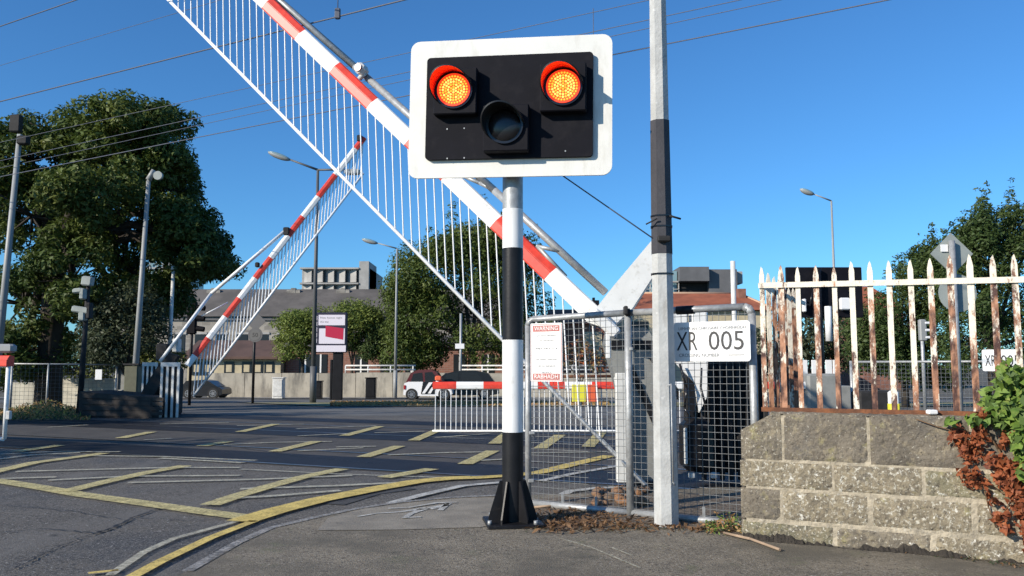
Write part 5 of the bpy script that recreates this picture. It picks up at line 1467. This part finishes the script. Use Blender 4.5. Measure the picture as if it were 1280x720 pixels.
# the return run going back from the corner
cr = wall_pt(s_of(954), 0, -.15); dr = Vector((.47, .88, 0)).normalized()
for k in range(1, 8):
    p = cr + dr * (.21 * k); x = 640 + p.x / p.y * F
    pale(p, Zp(333, 6) - .008 * k + R.uniform(-.03, .01), .55, .034, dr * .5 + WD * .85, (k + 3) if k % 2 else 3)
mb = MB(); railbar(mb, (cr.x, cr.y, za), (cr.x + dr.x * 1.9, cr.y + dr.y * 1.9, za), .035, .012, Vector((-1, .2, 0)).normalized()); mb.build('return_rail', rusty(8), tr)
mb = MB(); q = wall_pt(s_of(1160), Wtop + .03, -.05); mb.cbox(q, (.06, .05, .03), b=.006); tag(mb.build('plastic_scrap', M['sign_white'], origin=q), 'small white scrap of litter lying on top of the stone wall', 'litter')

# ------------------------------------------------------------------ far signal back, sign backs, misc beyond the tracks
Y = 16.5
t = empty('crossing_signal', (X(1022, Y), Y, 0), 'back of the far crossing signal, a black board seen between the rusty railings', 'crossing signal')
MB().tube((X(1024, Y), Y, 0), (X(1024, Y), Y, Zp(336, Y)), .075, n=14).build('pole', M['black'], t)
MB().cbox((X(1034, Y), Y + .1, Zp(365, Y)), (X(1080, Y) - X(984, Y), .05, Zp(333, Y) - Zp(397, Y)), b=.02).build('board', M['black_board'], t)
MB().tube((X(1031, Y), Y - .2, Zp(427, Y)), (X(1031, Y), Y - .2, Zp(384, Y)), .065, n=14).build('loudspeaker', M['sign_white'], t)
MB().cbox((X(1057, Y), Y - .0, Zp(380, Y)), (.2, .1, .24), b=.02).build('junction_box', M['sign_white'], t)
mb = MB(); mb.path([(X(1004, Y), Y, Zp(378, Y)), (X(1012, Y), Y - .05, Zp(382, Y)), (X(1018, Y), Y, Zp(362, Y))], .02, n=6); mb.build('cable', M['black_gloss'], t)
MB().cbox((X(1006, Y), Y - .0, Zp(382, Y)), (.07, .1, .26), b=.02).build('control_box', M['sign_white'], t)
MB().cbox((X(1024, Y), Y - .02, .02), (.4, .4, .04), b=.01).build('base_plate', M['black'], t)
Y = 17.5
t = empty('relay_cabinet', (X(1015, Y), Y, 0), 'grey relay cabinet with white stripes behind the left end of the rusty railings', 'cabinet')
MB().cbox((X(1018, Y), Y, .42), (1.3, .6, .84), b=.03).build('housing', M['grey_paint'], t)
mb = MB()
for px in (997, 1010, 1027, 1036): mb.cbox((X(px, Y), Y - .32, Zp(461, Y)), (.13, .03, .36), b=.005)
mb.build('white_stripes', M['sign_white'], t)
MB().cbox((X(1090, 15), 15, .40), (.7, .4, .8), b=.03).build('side_box', M['dark_steel'], t)
Y = 12.5
t = empty('road_sign', (X(1195, Y), Y, 0), 'pale backs of a diamond and a round sign on one post behind the railings', 'road sign')
MB().tube((X(1195, Y), Y, 0), (X(1195, Y), Y, Zp(300, Y)), .045, n=12).build('post', M['galv'], t)
mb = MB(); c = Vector((X(1197, Y), Y + .06, Zp(316, Y))); s_ = 27 * Y / F
mb.prism([c + Vector((-s_, 0, 0)), c + Vector((0, 0, -s_)), c + Vector((s_, 0, 0)), c + Vector((0, 0, s_))], (0, .012, 0)); mb.build('diamond_plate', M['signback'], t)
disc((X(1202, Y), Y + .07, Zp(366, Y)), 24 * Y / F, .012).build('round_plate', M['signback'], t)
MB().cbox((X(1187, Y), Y + .04, Zp(309, Y)), (.11, .01, .11), b=.003).build('sticker', M['sign_white'], t)
mb = MB(); mb.tube((X(918, 13), 13, 0), (X(918, 13), 13, Zp(326, 13)), .04, n=10)
tag(mb.build('white_pole', M['white_dirty'], origin=(X(918, 13), 13, 0)), 'thin white pole standing behind the crossing number sign', 'pole')
Y = 13.5
t = empty('bollard', (X(1113, Y), Y, 0), 'short white marker with a yellow band behind the middle railings', 'marker post')
MB().cbox((X(1113, Y), Y, .42), (.15, .12, .84), b=.03).build('post', M['white'], t)
MB().cbox((X(1113, Y), Y - .002, .52), (.16, .125, .26), b=.02).build('yellow_band', M['hivis'], t)

# flowering tubs and brown foliage at the gap behind the warning sign
Y = 30.0
b8 = Vector((X(725, Y), Y, gz(Y)))
tree('shrub', b8, [lob(x, y, Y, a, b, 20) for x, y, a, b in ((702, 448, 14, 16), (722, 440, 14, 18), (745, 444, 12, 18))], .8, .06, .08, [LM['straw'], LM['dead'], LM['bush']],
     'brown and yellowish shrub seen through the mesh right of the warning sign', 'shrub', clump=.3, nclump=10, per=330)

# ------------------------------------------------------------------ overhead wires
wires = [([(0, 33), (95, 0)], 6.2, .011, 'topmost overhead wire crossing the upper left corner'),
         ([(0, 127), (505, 0)], 5.6, .014, 'dark overhead wire carrying a small fitting above the raised barrier'),
         ([(0, 82), (225, 15)], 6.8, .006, 'faint high wire between the two upper left wires'),
         ([(0, 178), (812, 0)], 6.6, .008, 'upper wire of the bundle passing behind the signal board'),
         ([(0, 201), (925, 0)], 6.9, .010, 'second wire of the bundle passing behind the signal board'),
         ([(0, 210), (975, 0)], 6.9, .009, 'third wire of the bundle passing behind the signal board'),
         ([(0, 221), (512, 113), (765, 63), (1110, 0)], 6.2, .014, 'lowest dark wire of the bundle passing behind the signal board')]
for pts, z, r_, lab in wires:
    a = H(*pts[0], z); b = H(*pts[-1], z); d = (b - a)
    mb = MB(); A_ = a - d.normalized() * 30; B_ = b + d.normalized() * 14
    N_ = 16; L_ = (B_ - A_).length; prev = None
    for k in range(N_ + 1):
        q = A_.lerp(B_, k / N_)
        if prev is not None: mb.tube(prev, q, r_ * .72, n=5, caps=False)
        prev = q
    o = mb.build('overhead_wire', M['wire'], origin=a); tag(o, lab, 'wire', 'overhead wires of the railway')
    if 'fitting' in lab:
        c = H(422, 20, z)
        fo = MB().cbox(c + Vector((0, 0, .03)), (.07, .05, .14), b=.01); fo.tube(c, c + Vector((0, 0, .9)), .006, n=5); fo.build('fitting', M['wire'], o)
    if 'lowest' in lab:
        c = H(742, 67, z); MB().tube(c, c + Vector((0, 0, .75)), .006, n=5).build('dropper', M['wire'], o)

# ------------------------------------------------------------------ bramble on the wall, leaf litter
tb_ = empty('bramble', wall_pt(s_of(1260), 0, .1), 'bramble with bright green leaves above and red-brown dead leaves hanging down the wall', 'plant')
gp, gn = [], []
def blobs(lst, per, off, dep=.10):
    P_, N_ = [], []
    for (px, py, rx, ry) in lst:
        s_ = s_of(px, off); c = wall_pt(s_, 0, off); c.z = Zp(py, c.y); k = c.y / F
        n = int(per * rx * ry / 100)
        for _ in range(n):
            d = NR.normal(size=3); d /= np.linalg.norm(d); f_ = NR.random() ** .45
            q = c + WD * (d[0] * rx * k * f_) + WN * (d[1] * dep * f_) + Vector((0, 0, d[2] * ry * k * f_))
            P_.append(tuple(q)); N_.append(tuple(WN * .9 + Vector((d[0] * .3, 0, .45))))
    return np.array(P_), np.array(N_)
p, n = blobs([(1262, 480, 22, 22), (1248, 500, 26, 20), (1270, 520, 28, 26), (1278, 555, 22, 26), (1240, 520, 16, 12), (1212, 524, 20, 6), (1275, 590, 14, 16), (1300, 500, 30, 60), (1255, 465, 8, 18), (1182, 527, 10, 5)], 34, .06, .16)
leaves_mesh('green_leaves', p, n, .030, [LM['ivy'], LM['ivy'], LM['ivy2']], tb_, aspect=1.0, jitter=.55, curl=.35)
p, n = blobs([(1192, 545, 12, 16), (1204, 562, 14, 16), (1218, 545, 10, 22), (1210, 600, 16, 10), (1232, 575, 14, 12), (1200, 588, 12, 9), (1238, 640, 10, 14), (1228, 620, 7, 8), (1245, 590, 12, 22), (1258, 610, 14, 30), (1268, 640, 12, 30), (1275, 670, 10, 30), (1222, 520, 10, 12), (1250, 548, 12, 12), (1245, 655, 8, 6), (1262, 580, 10, 10)], 40, .05, .08)
leaves_mesh('dead_leaves', p, n, .022, LM['dead'], tb_, aspect=.9, jitter=.9, curl=.55)
mb = MB()
def stem(px, off=.04, r=.004):
    pts = []
    for (x, y) in px:
        s_ = s_of(x, off); c = wall_pt(s_, 0, off); c.z = Zp(y, c.y); pts.append(c)
    mb.path(pts, r, n=5)
stem([(1280, 705), (1272, 660), (1262, 620), (1250, 585), (1240, 560), (1222, 530)], r=.007)
stem([(1262, 620), (1240, 612), (1222, 598), (1205, 590)]); stem([(1250, 585), (1225, 568), (1205, 556), (1190, 540)]); stem([(1232, 655), (1224, 630), (1220, 610)])
stem([(1275, 700), (1282, 640), (1278, 560), (1265, 500), (1255, 455)], r=.006); stem([(1140, 523), (1165, 532), (1180, 536), (1195, 545)]); stem([(1240, 640), (1250, 625), (1262, 622)])
mb.build('stems', M['twig'], tb_)

pts = []
for k in range(900):
    px = R.gauss(715, 44); yy = R.gauss(6.62, .28)
    if px < 655 or px > 930 or yy < 6.1 or yy > 7.4: continue
    pts.append((X(px, yy), yy, .032 + R.random() ** 2 * .022))
for k in range(420):
    px = R.uniform(650, 935); yy = R.gauss(6.45, .10) - (px - 700) * .0010; pts.append((X(px, yy), yy, .034 + R.random() * .012))
pts = np.array(pts)
o = leaves_mesh('leaf_litter', pts, np.tile([0., 0., 1.], (len(pts), 1)), .028, LM['litter'], None, aspect=.6, jitter=.45); tag(o, 'dry brown leaves and twigs lying along the foot of the mesh panels', 'leaf litter', kind='stuff')
for (x0_, y0_, x1_, y1_, lab) in ((668, 634, 735, 632, 'long dry pale stalk lying against the bottom of the mesh panel'), (905, 666, 975, 687, 'dry pale stick lying at the foot of the stone wall'),):
    a = G(x0_, y0_, .04); b = G(x1_, y1_, .04); mb = MB(); mid = (a + b) / 2 + Vector((0, .02, .01)); mb.path([a, mid, b], .010, n=6); tag(mb.build('stick', mat('dry_stalk', (0.42, 0.30, 0.20), .9, noise=.3), origin=a), lab, 'stick')
pts = []
for k in range(420):
    yy = R.gauss(6.1, .05); px = R.uniform(880, 925); pts.append((X(px, yy), yy + R.uniform(0, .3), .03 + R.random() * .10 * (1 if px > 900 else .4)))
o = leaves_mesh('weeds', np.array(pts), np.tile([0., -.7, .3], (len(pts), 1)), .015, [LM['ivy'], LM['straw'], LM['bush']], None); tag(o, 'small green weeds in the corner between mesh panel and stone wall', 'weeds', kind='stuff')
# faint scratches of paint on the footway
mk = MB()
for px in ([(700, 678), (740, 690), (800, 716)], [(765, 690), (790, 700)]):
    strip_mesh(mk, [G(a, b) for a, b in px], .014, .0295)
tag(mk.build('footway_scratches', M['pale_line']), kind='structure')

# moss and grit along the edge of the paving
pts = []
for k in range(900):
    px = R.uniform(655, 1290)
    yy = 6.12 - max(0, px - 925) * .0030 + R.gauss(0, .03) if px > 925 else R.gauss(6.3, .05)
    pts.append((X(px, yy), yy, .028 + R.random() * .008))
o = leaves_mesh('grit', np.array(pts), np.tile([0., 0., 1.], (len(pts), 1)), .009, [LM['litter'], LM['bush']], None, aspect=.8, jitter=.4); tag(o, 'crumbs of moss and grit along the paving edge', 'grit', kind='stuff')
